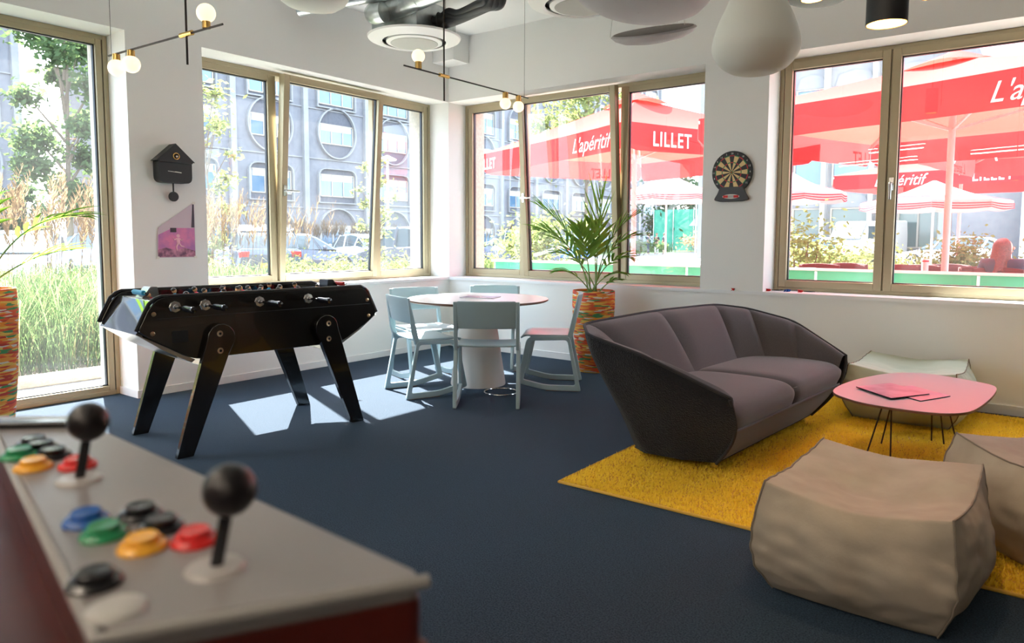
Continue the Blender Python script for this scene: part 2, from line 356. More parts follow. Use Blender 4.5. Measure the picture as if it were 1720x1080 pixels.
# first pendant lies along x
t=thing('pendant_lamp','black rod pendant with three globes left, beside the cuckoo clock','lamp',(1.72,-4.06,CH),0,'globe pendant lamps'); o=(1.72,-4.06,CH)
MB().cyl((1.0,-4.13,2.335),(2.03,-4.0,2.375),.006,n=8).build('arm','blackmetal',t,off=o)
MB().cyl((1.73,-4.037,2.20),(1.73,-4.037,CH),.006,n=8).build('rod','blackmetal',t,off=o)
MB().cyl((1.68,-4.043,2.362),(1.78,-4.031,2.366),.014,n=14).build('joint','brass',t,off=o)
MB().cyl((1.03,-4.127,2.335),(1.03,-4.127,CH),.0015,n=5).build('cable','blackmetal',t,off=o)
for x,y,z,s in ((1.075,-4.12,2.338,-1),(1.217,-4.10,2.343,-1),(1.898,-4.016,2.37,1)):
    g=MB().ball((x,y,z+s*.082),.050,24,16).build('globe','opal',t,off=o)
    MB().cyl((x,y,z+s*.002),(x,y,z+s*.042),.022,n=18).build('socket','brass',g,off=o)
t=linear_lamp('black rod pendant with three globes hanging above the round table',-2.507,-1.016,1.86,2.465,1.86,[(-2.363,True),(-1.337,False),(-1.155,False)],[-1.07],2.28,-2.09,.048)
t['group']='globe pendant lamps'
def ac_unit(label,x,y,z,r,n):
    t=thing('ceiling_cassette',label,'air vent',(x,y,z),0,'round air conditioning cassettes')
    MB().lathe([(r*.69,.02),(r*.68,.01),(r*.72,0),(r*.98,.035),(r,.05),(r*.97,.055),(r*.5,.06)],64).build('disc','whiteplastic',t)
    MB().lathe([(0,-.004),(r*.55,-.004),(r*.60,.006),(r*.60,.02)],64).build('ring','whiteplastic',t)
    MB().lathe([(r*.55,.045),(r*.75,.045)],64).build('slot','blackmatt',t)
    MB().lathe([(0,-.008),(r*.50,-.008),(r*.51,-.003)],64).build('grille','mesh',t)
    return t
a=ac_unit('round white air cassette below the steel ducts near the corner',.822,-1.361,3.02,.425,1)
MB().box(-.27,-.27,.056,.27,.27,.30,rz=.05).build('duct_box','galv',a,bev=.004)
for sx in (-.2,.2):
    for sy in (-.2,.2): MB().cyl((sx,sy,.28),(sx,sy,CH-3.02),.005,n=6).build('threaded_rod','steel',a)
a2=ac_unit('round white air cassette partly behind the large grey felt disc',2.573,-1.285,3.04,.425,2)
MB().box(-.33,-.33,.056,.33,.33,.40).build('duct_box','galv',a2,bev=.004)
def duct(label,pts,r,extra=None):
    P=spline([Vector((max(p.x,.12),p.y,max(3.175,min(p.z,CH-.015-r*1.03)))) for p in pts],10,False)
    t=thing('air_duct',label,'duct',tuple(P[0]),0,'spiral steel air ducts'); MB().tube(P,r,24).build('pipe','galv',t,off=P[0])
    L=0
    for i in range(1,len(P)):
        L+=(P[i]-P[i-1]).length
        if L>.16: L=0; d=(P[i]-P[i-1]).normalized()*.006; MB().tube([P[i]-d,P[i]+d],r*1.025,24).build('rib','galv',t,off=P[0])
    return t
duct('steel spiral duct curving down beside the corner air cassette',[pt(1010,-130,5.2),pt(820,-45,5.7),pt(735,-15,6.0),pt(668,14,6.3),pt(634,20,6.35),pt(630,32,6.25),pt(645,38,6.2)],.085)
duct('steel spiral duct running straight along the ceiling to the left',[pt(500,14,6.35),pt(600,-6,6.3),pt(700,-40,6.2),pt(900,-110,5.6)],.07)
t=thing('insulated_pipes','bundle of four black insulated pipes bending beside the corner air cassette','pipes',tuple(pt(745,45,6.5)))
for k in range(4):
    A=[pt(738,36+k*3,6.45),pt(752,20+k*7,6.35),pt(770+k*2,22+k*6,6.2),pt(800+k*6,8+k*7,5.9),pt(816+k*9,-4+k*6,5.75),pt(812+k*9.5,-60,5.6),pt(800+k*9,-130,5.4)]
    A=[Vector((p.x,p.y,max(3.12,min(p.z,CH-.04)))) for p in A]
    MB().tube(spline(A,8,False),.032,14).build('pipe','insul',t,off=t.location)
MB().tube(spline([Vector((p.x,p.y,max(p.z,3.17))) for p in (pt(712,38,6.5),pt(728,40,6.4),pt(738,46,6.4),pt(750,40,6.35))],8,False),[.05+.02*math.sin(i*.5) for i in range(25)],14).build('sleeve','insul',t,off=t.location)
def pebble(m,c,r,th,nrm,top=.25,rot=0,pinch=0):
    c=Vector(c); x,y,d=frame(nrm); rings=[]; n=48
    prof=[(0.01,-1),(.35,-.97),(.7,-.75),(.9,-.4),(1,0),(.97,.12),(.9,.18),(.5,top),(.01,top)]
    for pr,pz in prof:
        rings.append([c+d*(pz*th)+(x*math.cos(2*PI*k/n+rot)*(1+pinch*math.cos(2*PI*k/n))+y*math.sin(2*PI*k/n+rot)*.8)*pr*r for k in range(n)])
    m.loft(rings,False,False)
C1=pt(1075,-14,4.5)
t=thing('acoustic_disc','large grey felt acoustic disc hanging at the top, beside the white drop lamp','acoustic panel',tuple(C1),0,'felt acoustic discs')
m=MB(); pebble(m,C1,.52,.13,(.05,.05,1)); m.build('felt_body','feltgrey',t,off=C1)
MB().cyl(C1+Vector((.1,0,.02)),Vector((C1.x+.1,C1.y,CH-.003)),.002,n=5).build('cable','steel',t,off=C1)
C2=pt(1097,54,5.2)
t=thing('acoustic_disc','small tilted grey felt disc with dark top, hanging on thin cables','acoustic panel',tuple(C2),0,'felt acoustic discs')
nn=(UU*.89-F*.41-RR*.16).normalized()
m=MB(); pebble(m,C2,.31,.075,nn,.1,0,0); m.build('felt_body','feltgrey',t,off=C2)
m=MB(); x,y,d=frame(nn); m.loft([[C2+d*.0135+(x*math.cos(2*PI*k/48)+y*.8*math.sin(2*PI*k/48))*.29 for k in range(48)],[C2+d*.016+(x*math.cos(2*PI*k/48)+y*.8*math.sin(2*PI*k/48))*.28 for k in range(48)]]); m.build('felt_top','felttop',t,off=C2)
for q in ((1025,63,5.2),(1150,48,5.15),(1138,38,5.35)):
    p=pt(*q); MB().cyl(p,Vector((p.x*.75+C2.x*.25,p.y*.75+C2.y*.25,CH)),.0015,n=5).build('cable','steel',t,off=C2)
C3=pt(523,-9,4.9)
t=thing('acoustic_disc','beige felt disc at the top left, above the tilted window','acoustic panel',tuple(C3),0,'felt acoustic discs')
m=MB(); pebble(m,C3,.27,.10,(0,0,1)); m.build('felt_body','feltbeige',t,off=C3)
MB().cyl(C3,Vector((C3.x,C3.y,CH)),.002,n=5).build('cable','steel',t,off=C3)
C4=pt(1372,-22,4.6)
t=thing('acoustic_disc','grey green felt disc at the top edge left of the black spot lamp','acoustic panel',tuple(C4),0,'felt acoustic discs')
m=MB(); pebble(m,C4,.32,.09,(0,0,1)); m.build('felt_body',mat('felt_sage',(.33,.38,.36),.95),t,off=C4)
MB().cyl(C4,Vector((C4.x,C4.y,CH)),.002,n=5).build('cable','steel',t,off=C4)
C5=pt(1268,125,3.4)
t=thing('drop_lamp','big white drop shaped pendant hanging in front of the right pillar','lamp',tuple(C5))
pr=spline([Vector(p) for p in ((.001,0),(.09,.006),(.155,.04),(.196,.10),(.197,.155),(.172,.24),(.135,.32),(.108,.40),(.085,.50),(.05,.62),(.02,.70),(.006,.74))],5,False)
MB().lathe([(p.x,p.y) for p in pr],56).build('felt_shade',mat('drop_white',(.84,.85,.79),.9,bump=('noise',200,.2,.002)),t)
MB().cyl((0,0,.72),(0,0,CH-C5.z),.004,n=8).build('cable','blackmetal',t)
def spot(label,u,v,D,r,h):
    c=pt(u,v,D); t=thing('spot_lamp',label,'lamp',tuple(c),0,'black cylinder spot lamps')
    MB().lathe([(r,h),(r,0),(r*.96,0),(r*.96,h*.5),(r*.0,h*.5)],40).build('shade','blackmatt',t)
    MB().lathe([(r*.95,.002),(r*.95,h*.45),(0,h*.45)],40).build('reflector',mat('gold_inside',(.9,.5,.12),.4,emit=(1,.55,.12),es=.9),t)
    MB().lathe([(0,h),(r,h)],40).build('top_plate','blackmatt',t)
    MB().cyl((0,0,h),(0,0,CH-c.z),.006,n=8).build('rod','blackmetal',t)
    ld=bpy.data.lights.new('spot_bulb','SPOT'); ld.energy=14; ld.color=(1,.72,.42); ld.spot_size=math.radians(95); ld.spot_blend=.6; ld.shadow_soft_size=.03
    l=bpy.data.objects.new('spot_bulb',ld); COL.objects.link(l); l.parent=t; l.location=(0,0,h*.4)
spot('black cylinder spot lamp with glowing gold inside, nearest at the top right',1489,41,2.35,.062,.26)
spot('black cylinder spot lamp whose gold rim shows left of the nearest one',1364,0,4.0,.058,.25)
spot('black cylinder spot lamp whose gold rim shows right of the nearest one',1561,-4,4.6,.055,.25)
# linear lamps known from glass reflections; extra ones added to fill the room
for i,(x,y,l) in enumerate(((5.0,-8.0,1.6),(7.6,-9.3,1.6),(2.6,-9.0,1.6),(3.4,-6.9,1.2))):
    t=thing('linear_ceiling_lamp','long linear lamp hanging behind the camera','lamp',(x,y,2.75),.35,'linear lamps behind the camera')
    MB().box(-l/2,-.035,.012,l/2,.035,.06).build('housing','blackmatt',t)
    MB().box(-l/2+.01,-.03,0,l/2-.01,.03,.012).build('diffuser',mat('lamp_diffuser',(.9,.85,.75),.4,emit=(1,.84,.66),es=30),t)
    MB().box(-l/2+.01,-.03,.06,l/2-.01,.03,.07).build('ceiling_fill_panel',bpy.data.materials['lamp_diffuser'],t)  # upward glow added on the lamp to brighten the ceiling
    for s in (-1,1): MB().cyl((s*l*.4,0,.05),(s*l*.4,0,CH-2.75),.002,n=5).build('cable','steel',t)
#@@WALLTHINGS
# ================================================================ ON THE WALLS
# cuckoo clock: local x = along wall (world -y ... camera right = +y), z up, sticks out to +x
t=thing('cuckoo_clock','black house shaped cuckoo clock with round pendulum on the left wall','clock',(0,-3.255,1.67))
AY,AZ,AX=(0,1,0),(0,0,1),(1,0,0)
body=rpoly([(-.135,0),(.135,0),(.135,.17),(-.135,.17)],[.05,.05,.002,.002],5)
MB().prism(body,0,.085,ax=AY,ay=AZ,az=AX).build('case','blackmatt',t,bev=.003)
MB().prism([(-.155,.165),(0,.305),(.155,.165),(.135,.165),(.135,.155),(-.135,.155),(-.135,.165)],0,.10,ax=AY,ay=AZ,az=AX).build('roof','blackmatt',t,bev=.002)
b=MB()
for k in range(28):
    a0,a1=2*PI*k/28,2*PI*(k+1)/28
    b.add([(.103,r*math.cos(a),.205+r*math.sin(a)) for a in (a0,a1) for r in (.020,.027)],[(0,1,3,2)])
b.build('door_ring','brass',t,thick=.004)
MB().ball((.100,0,.205),.019,16,10,(.3,1,1)).build('door_hole',mat('deep_black',(.002,.002,.002),.9),t)
MB().ball((.108,.002,.203),.008,12,8).build('bird','whitemark',t)
MB().bar((.088,.01,.083),(.088,-.062,.088),.003,.004).bar((.088,-.005,.086),(.088,.045,.081),.003,.006).build('hands','whitemark',t)
MB().cyl((.04,0,0),(.04,0,-.09),.006,n=8).build('pendulum_rod','blackmatt',t)
MB().cyl((.03,0,-.105),(.05,0,-.105),.038,n=28).build('pendulum_bob','blackmatt',t,bev=.003)
# poster: pink landscape with a running astronaut; its upper left half hangs forward and curls
t=thing('poster','pink landscape poster with a running astronaut, taped up and folded over','poster',(0.004,-3.225,1.085))
out=[(-.155,0),(.155,0),(.155,.435),(.145,.437),(-.145,.235),(-.155,.16)]
MB().prism(out,0,.002,ax=AY,ay=AZ,az=AX).build('sheet',mat('poster_back',(.62,.50,.56),.5),t)
MB().prism([(-.152,.005),(.152,.005),(.152,.235),(-.03,.235),(-.145,.18)],.002,.0028,ax=AY,ay=AZ,az=AX).build('print',mat('poster_print',(.75,.22,.42),.5,noise_col=((.42,.16,.42),9,5)),t)
MB().prism([(-.152,.005),(.152,.005),(.152,.05),(.07,.075),(-.02,.06),(-.09,.08),(-.152,.062)],.0028,.0034,ax=AY,ay=AZ,az=AX).build('ground',mat('poster_ground',(.62,.25,.36),.5,noise_col=((.16,.06,.12),24,5)),t)
MB().prism([(-.05,.235),(-.05,.2),(.0,.2),(.0,.235)],.0028,.0034,ax=AY,ay=AZ,az=AX).prism([(.125,.24),(.152,.24),(.152,.43),(.14,.43)],.0028,.0034,ax=AY,ay=AZ,az=AX).build('dark_strip',mat('poster_dark',(.05,.03,.05),.5),t)
b=MB(); Z=lambda y,z:(.0042,y,z)
b.ball(Z(.012,.172),.015,12,8,(.15,1,1)).tube([Z(.010,.155),Z(.014,.115)],[.016,.013],8,flat=.3)
b.tube([Z(.014,.115),Z(.035,.09),Z(.060,.085)],[.009,.007,.005],8).tube([Z(.010,.115),Z(-.005,.085),Z(.0,.055)],[.009,.007,.005],8)
b.tube([Z(.005,.15),Z(-.02,.14),Z(-.028,.155)],[.006,.005,.004],8).tube([Z(.018,.15),Z(.04,.135),Z(.05,.15)],[.006,.005,.004],8)
b.build('astronaut',mat('poster_pink',(.85,.45,.55),.5),t)
b=MB()
for y,z in ((-.155,.0),(.155,0),(.152,.437)): b.box(.003,y-.012,z-.01,.0045,y+.012,z+.01,rz=0)
b.build('tape',mat('tape',(.80,.78,.72),.4),t)
# dart board
t=thing('dartboard','round black electronic dartboard with cream wedges between the right windows','dartboard',(3.325,0,1.822))
BX,BZ,BY=(1,0,0),(0,0,1),(0,-1,0)
n=64; ol=[]
for k in range(n):
    a=2*PI*k/n-PI/2; r=.178
    x,z=r*math.cos(a),r*1.03*math.sin(a)
    ol.append((x,z))
MB().prism(ol,0,.03,ax=BX,ay=BZ,az=BY).build('housing','blackmatt',t,bev=.006)
base=rpoly([(-.105,-.12),(-.118,-.17),(-.158,-.235),(-.10,-.25),(.10,-.25),(.158,-.235),(.118,-.17),(.105,-.12)],.02,4)
MB().prism(base,0,.034,ax=BX,ay=BZ,az=BY).build('score_base',mat('dart_base',(.035,.035,.04),.4),t,bev=.005)
b=MB(); e=[(.075*math.cos(2*PI*k/32),-.207+.019*math.sin(2*PI*k/32)) for k in range(32)]; b.prism(e,.034,.037,ax=BX,ay=BZ,az=BY); b.build('score_window','whitemark',t)
MB().prism([(-.068,-.218),(.068,-.218),(.068,-.196),(-.068,-.196)],.0372,.039,ax=BX,ay=BZ,az=BY).build('buttons','red',t)
MB().prism([(-.025,-.217),(.025,-.217),(.025,-.197),(-.025,-.197)],.0372,.041,ax=BX,ay=BZ,az=BY).build('screen','greyp',t)
rings=[(.012,.080,('cream','blk2')),(.080,.088,('grn','rd')),(.088,.138,('cream','blk2')),(.138,.146,('grn','rd'))]
M['cream']=mat('dart_cream',(.75,.55,.25),.6); M['blk2']=mat('dart_black',(.012,.012,.012),.5); M['grn']=mat('dart_green',(.02,.22,.08),.5); M['rd']=mat('dart_red',(.55,.02,.03),.5)
ms={}
for r0,r1,(ca,cb) in rings:
    for k in range(20):
        a0=2*PI*(k-.5)/20+PI/2; c=(ca if k%2 else cb); ms.setdefault(c,MB())
        pts=[(r*math.cos(a0+f*2*PI/20/3),r*math.sin(a0+f*2*PI/20/3)) for r,fr in ((r0,(0,1,2,3)),(r1,(3,2,1,0))) for f in fr]
        ms[c].prism(pts,.030,.0335,ax=BX,ay=BZ,az=BY)
nm={'cream':'cream_segments','blk2':'black_segments','grn':'green_ring','rd':'red_ring'}
for c,m in ms.items(): m.build(nm[c],c,t,flat=True)
MB().cyl((0,-.03,0),(0,-.036,0),.012,n=20).build('bullseye','green',t); MB().cyl((0,-.036,0),(0,-.038,0),.006,n=16).build('bull_centre','red',t)
num=[20,1,18,4,13,6,10,15,2,17,3,19,7,16,8,11,14,9,12,5]; b=MB()
for k,nn_ in enumerate(num):
    a=PI/2-2*PI*k/20; vs,fs=text_geo(str(nn_),.022); ca,sa=math.cos(a)*.161,math.sin(a)*.161
    b.add([(x+ca,-.0308,z+sa) for x,z in vs],fs)
b.build('numbers','whitemark',t,flat=True)
# darts lying on the sill
def dart(label,loc,rz,fl):
    t=thing('dart',label,'dart',loc,rz,'darts on the window sill')
    MB().tube([(0,0,.011),(.05,0,.011),(.09,0,.011)],[.004,.005,.0025],10).build('barrel',M['blk'],t)
    MB().tube([(.09,0,.011),(.12,0,.011)],[.002,.0005],6).build('tip','greyp',t)
    b=MB()
    for k in range(4): a=PI/4+k*PI/2; b.add([(0,0,.011),(-.045,0,.011),(-.05,.015*math.cos(a),.011+.015*math.sin(a)),(-.02,.014*math.cos(a),.011+.014*math.sin(a))],[(0,1,2,3)])
    b.build('flight',fl,t,thick=.0006)
dart('single orange red dart lying on the sill below the dartboard',(3.37,.012-.03,ZS),1.5,'red')
bpy.data.objects['dart'].location.y=-.006
dart('red dart at the left end of the pile in the sill corner',(3.66,.10,ZS),.3,'red')
dart('blue dart in the middle of the pile in the sill corner',(3.75,.14,ZS),2.2,'blue')
dart('second blue dart of the pile pointing at the window frame',(3.80,.17,ZS),1.0,'blue')
dart('red dart lying flat at the right end of the pile',(3.92,.12,ZS),.05,'red')
#@@FOOS
# ================================================================ FOOTBALL TABLE
# local x = along the table (away from camera), local y = across, away from the camera side
FA=math.atan2(.993,.118)
t=thing('foosball_table','black lacquered table football game with angled black legs by the left window','game table',(1.755,-4.12,0),FA)
FO=t
prof=[(-.228,.735),(-.172,.85),(-.115,.915),(1.215,.915),(1.27,.85),(1.325,.735),(1.275,.685),(1.04,.55),(.06,.55),(-.17,.69)]
pr=rpoly(prof,[.02,.02,.06,.06,.02,.02,.04,.06,.06,.04],4)
YN,YF=.042,.70
for y in (YN,YF-.03):
    MB().prism(pr,0,.03,o=(0,y,0),ax=(1,0,0),ay=(0,0,1),az=(0,1,0)).build('side_panel','black',t,bev=.003)
top=[(-.235,.735),(-.20,.81),(-.165,.88),(-.135,.905),(-.10,.918),(.2,.918),(.6,.918),(1.2,.918),(1.235,.905),(1.262,.88),(1.295,.81),(1.33,.735)]
for y in (YN+.013,YF-.013):
    MB().tube([(a,y,z) for a,z in top],.0115,10).build('edge_moulding','blk',t)
MB().box(.0,YN+.03,.72,1.10,YF-.03,.73).build('pitch','felt',t)
M['goldrim']=mat('bolt_bronze',(.5,.36,.22),.3,.9)
for s,nm in ((-1,'near'),(1,'far')):
    X=lambda v: v if s<0 else 1.10-v
    # sloping mirror-black end board, deck and underside
    MB().prism([(X(-.125),.888),(X(-.105),.87),(X(-.20),.70),(X(-.232),.715)],YN+.03,YF-.03,ax=(1,0,0),ay=(0,0,1),az=(0,1,0)).build('end_board',mat('mirror_black',(.02,.02,.022),.04,coat=1,spec=1),t)
    MB().box(min(X(-.12),X(.0)),YN+.03,.875,max(X(-.12),X(.0)),YF-.03,.89).build('end_deck','steel' if s<0 else 'black',t,bev=.003)
    MB().prism([(X(-.232),.715),(X(-.20),.70),(X(.08),.545),(X(.06),.53),(X(-.10),.62)],YN+.02,YF-.02,ax=(1,0,0),ay=(0,0,1),az=(0,1,0)).build('end_underside','steel',t)
    MB().box(min(X(.0),X(.012)),YN+.03,.73,max(X(.0),X(.012)),YF-.03,.885).build('goal_wall','black',t)
    # score counter
    c=.37 if s<0 else .33
    sc=MB().prism(rpoly([(X(-.10),.89),(X(.0),.89),(X(-.01),.955),(X(-.05),.955)],.006,2),c-.02,c+.09,ax=(1,0,0),ay=(0,0,1),az=(0,1,0)).build('score_counter','steel' if s<0 else 'blk',t)
    b=MB(); 
    for k in range(10): b.lathe([(.011,0),(.015,.003),(.015,.011),(.011,.014)],14,c=(X(-.105),c-.05+k*.0155-.02,.925),axis=(0,1,0),caps=True)
    b.build('score_beads','playblue' if s<0 else 'red',sc)
    MB().cyl((X(-.105),c-.10,.925),(X(-.105),c+.12,.925),.005,n=8).build('bead_rod','chrome',sc)
MB().prism(rpoly([(-.052,.655),(.036,.655),(.036,.722),(-.052,.722)],.008,3),-.001,.004,o=(0,YN,0),ax=(1,0,0),ay=(0,0,1),az=(0,-1,0)).build('ball_return',mat('deep_black2',(.001,.001,.001),.9),t)
b=MB(); b.box(-.13,YN-.002,.795,1.27,YN+.001,.798); b.build('groove','blkg' if 'blkg' in M else 'blackmatt',t)
for (a,z) in ((-.145,.824),(-.154,.717),(1.249,.823),(1.259,.714)):
    MB().lathe([(0,.006),(.006,.006),(.012,.004),(.013,0)],16,c=(a,YN,z),axis=(0,-1,0)).build('corner_bolt','goldrim',t)
# legs
for s in (-1,1):
    X=lambda v: v if s<0 else 1.12-v
    pl=[(X(-.062),0),(X(.030),0),(X(.253),.566)]
    for k in range(9):
        a=-.35+k*(PI+.35)/8*1.0; pl.append((X(.212+.082*math.cos(a)),.665+.082*math.sin(a)))
    for y0 in (0,YF+.002):
        lg=MB().prism(pl,0,.040,o=(0,y0,0),ax=(1,0,0),ay=(0,0,1),az=(0,1,0)).build('leg','black',t,bev=.004)
        for z in (.69,.59):
            yy=-.001 if y0==0 else y0+.041; d=-1 if y0==0 else 1
            MB().lathe([(.008,.003),(.016,.004),(.018,0)],18,c=(X(.201),yy,z),axis=(0,d,0)).build('leg_bolt','goldrim',lg)
            MB().lathe([(0,.004),(.008,.003)],12,c=(X(.201),yy,z),axis=(0,d,0)).build('bolt_recess','blk',lg)
    MB().box(min(X(.12),X(.16)),.04,.50,max(X(.12),X(.16)),YF,.548).build('leg_brace','steel',t,bev=.003)
# rods
POS=[(-.030,1,1),(.140,1,2),(.305,0,3),(.470,1,5),(.635,0,5),(.800,1,3),(.970,0,2),(1.130,0,1)]
def man(col):
    b=MB().ball((0,0,.055),.0145,12,8,(1,1,1.15)); return b
first=None; random.seed(4)
for i,(a,near,cnt) in enumerate(POS):
    z=.858; y0,y1=(-.10,YF+.06) if near else (YN+.03,YF+.10)
    rod=MB().cyl((a,y0+(.0 if near else 0),z),(a,y1,z),.008,n=12).build('rod','chrome',t)
    hy=y0 if near else y1; d=-1 if near else 1
    MB().lathe([(.010,-.02),(.016,-.015),(.018,.03),(.016,.06),(.019,.10),(.017,.112),(0,.115)],18,c=(a,hy,z),axis=(0,d,0)).build('handle','blk',rod)
    for yy,dd in (((YN,-1),) if near else ((YF,1),)):
        MB().lathe([(.010,.012),(.014,.006),(.031,.005),(.034,0)],8,c=(a,yy,z),axis=(0,dd,0)).build('bearing_plate','steel',rod)
    for k in range(cnt):
        yy=.37+(k-(cnt-1)/2)*(.52/max(cnt,1.6))+random.uniform(-.03,.03); col='playred' if i%2==0 else 'playblue'
        tilt=random.uniform(-.7,.7); T=Matrix.Translation((a,yy,z))@Matrix.Rotation(tilt,4,'Y')
        def tr(b): b.v=[tuple(T@Vector(v)) for v in b.v]; return b
        fig=tr(MB().lathe([(.001,-.085),(.012,-.08),(.010,-.05),(.016,-.02),(.019,.01),(.017,.03),(.008,.04),(.006,.046)],12)).build('player',col,rod)
        tr(MB().ball((0,0,.060),.0145,12,8,(1,1,1.15))).build('head','skin',fig)
        tr(MB().ball((-.003,0,.068),.0155,12,6,(1,1,.75))).build('hair','hair',fig)
#@@TABLE
# ================================================================ ROUND TABLE, CHAIRS
TC=(1.69,-1.49)
t=thing('round_table','round white table on a white cone pedestal, pale blue chairs around it','table',(*TC,0))
MB().lathe([(0,.715),(.585,.715),(.600,.724),(.600,.735)],80).build('edge','plyedge',t)
MB().lathe([(.600,.735),(.598,.737),(0,.737)],80).build('tabletop','tabletop',t)
MB().lathe([(0,.70),(.13,.70),(.135,.69),(.235,.012),(.235,0),(0,0)],56).build('pedestal','basewhite',t)
MB().lathe([(0,.715),(.20,.715),(.20,.70),(0,.70)],40).build('top_plate','blackmetal',t)
b=MB(); c=(2.03-TC[0],-1.60-TC[1]); 
t=thing('floor_ring','thin chrome ring lying on the carpet beside the white pedestal','ring',(2.075,-1.66,0))
MB().tube([(.135*math.cos(2*PI*k/40),.135*math.sin(2*PI*k/40),.007) for k in range(40)],.006,8,closed=True).build('hoop','chrome',t)
t=thing('magazine','thin purple covered magazine lying on the round white table','magazine',(1.665,-1.43,.737),.35)
MB().box(-.15,-.11,0,.15,.11,.006).build('pages','paper',t); MB().box(-.151,-.111,.006,.151,.111,.0068).build('cover',mat('mag_cover',(.22,.17,.26),.25,noise_col=((.35,.22,.35),7,4)),t)
t0=t
def make_chair():
    t=thing('sled_chair','x','chair')
    # side frames: (y forward, z up)
    for s in (-1,1):
        xb=.232*s
        path=[(-.265,.0),(-.02,.0),(.235,.062)]
        outer=[(-.275,0),(.0,0),(.215,.045),(.235,.065),(.21,.12),(.165,.40),(.155,.44),(-.15,.46),(-.185,.47),(-.215,.60),(-.245,.79),(-.268,.79),(-.252,.60),(-.222,.44),(-.235,.30)]
        hole=[(-.225,.047),(.0,.047),(.165,.082),(.175,.10),(.125,.395),(.10,.415),(-.165,.425),(-.185,.40)]
        # build as a closed loop: skid, front leg, seat rail, rear leg
        def lp(x,w):
            return None
        o=rpoly([(-.285,0),(.0,0),(.24,.055),(.235,.085),(.160,.44),(-.192,.452)],[.012,.08,.02,.03,.05,.03],4)
        h=rpoly([(-.240,.045),(.0,.045),(.187,.088),(.185,.10),(.118,.41),(-.172,.42)],[.02,.06,.02,.02,.03,.03],4)
        n=len(o); b=MB(); X0,X1=xb-.014,xb+.014
        vs=[(X0,y,z) for y,z in o]+[(X0,y,z) for y,z in h]+[(X1,y,z) for y,z in o]+[(X1,y,z) for y,z in h]
        fs=[]
        for k in range(n):
            k2=(k+1)%n
            fs+=[(k,k2,n+k2,n+k),(2*n+k,3*n+k,3*n+k2,2*n+k2),(k,2*n+k,2*n+k2,k2),(n+k,n+k2,3*n+k2,3*n+k)]
        b.add(vs,fs); fr=b.build('side_frame','chairblue',t,bev=.005,ang=40)
        MB().prism([(-.205,.42),(-.168,.43),(-.185,.50),(-.222,.66),(-.252,.785),(-.266,.785),(-.250,.66),(-.232,.52)],-.014,.014,o=(xb*.985,0,0),ax=(0,1,0),ay=(0,0,1),az=(1,0,0)).build('upright','chairblue',t,bev=.005)
        MB().box(xb-.012,-.27,-.002,xb+.012,.0,.003).build('glide','plyedge',t)
    def seat(u,v):
        x=(u-.5)*.452; y=-.185+v*.395
        z=.449-.022*math.sin(PI*min(1,v*1.05))*(1-abs(2*u-1)**3)-(max(0,v-.85)/.15)**2*.022+.004*abs(2*u-1)**4
        return (x,y,z)
    MB().grid(seat,20,16).build('seat','chairblue',t,thick=.014,ang=60)
    def back(u,v):
        a=2*u-1; x=a*.236*(1-.03*v*v); z=.585+.205*v; y=-.212-.046*v-.030*(1-a*a)
        if v>.9: x*=1-.10*(v-.9)*10*(abs(a)**12)
        return (x,y,z)
    MB().grid(back,22,10).build('backrest','chairblue',t,thick=.013,bev=.004,ang=60)
    return t
ch=make_chair()
def place(o,x,y,fx,fy,label):
    o.location=(x,y,0.002); o.rotation_euler=(0,0,math.atan2(fy,fx)-PI/2); o['label']=label; o['group']='pale blue sled chairs around the round table'
# rear feet midpoint + facing direction; feet sit .28 behind the origin
def seatpos(mx,my,fx,fy):
    l=math.hypot(fx,fy); fx/=l; fy/=l; return (mx+fx*.28,my+fy*.28,fx,fy)
CHS=[(seatpos(2.346,-2.18,-.588,.809),'pale blue sled chair nearest the camera, seen squarely from behind'),
 (seatpos(1.456,-2.238,.378,.926),'pale blue sled chair on the window side, turned side on, left front of the table'),
 (seatpos(2.438,-1.025,-.86,-.51),'pale blue sled chair in profile between the round table and the plant pot'),
 (seatpos(.86,-1.44,.93,-.36),'pale blue sled chair behind the left front one, back towards the left window'),
 (seatpos(1.26,-.72,.50,-.87),'pale blue sled chair behind the table, only its backrest top showing over it')]
for i,(p,l) in enumerate(CHS):
    o=ch if i==0 else copy_tree(ch); place(o,*p,l)
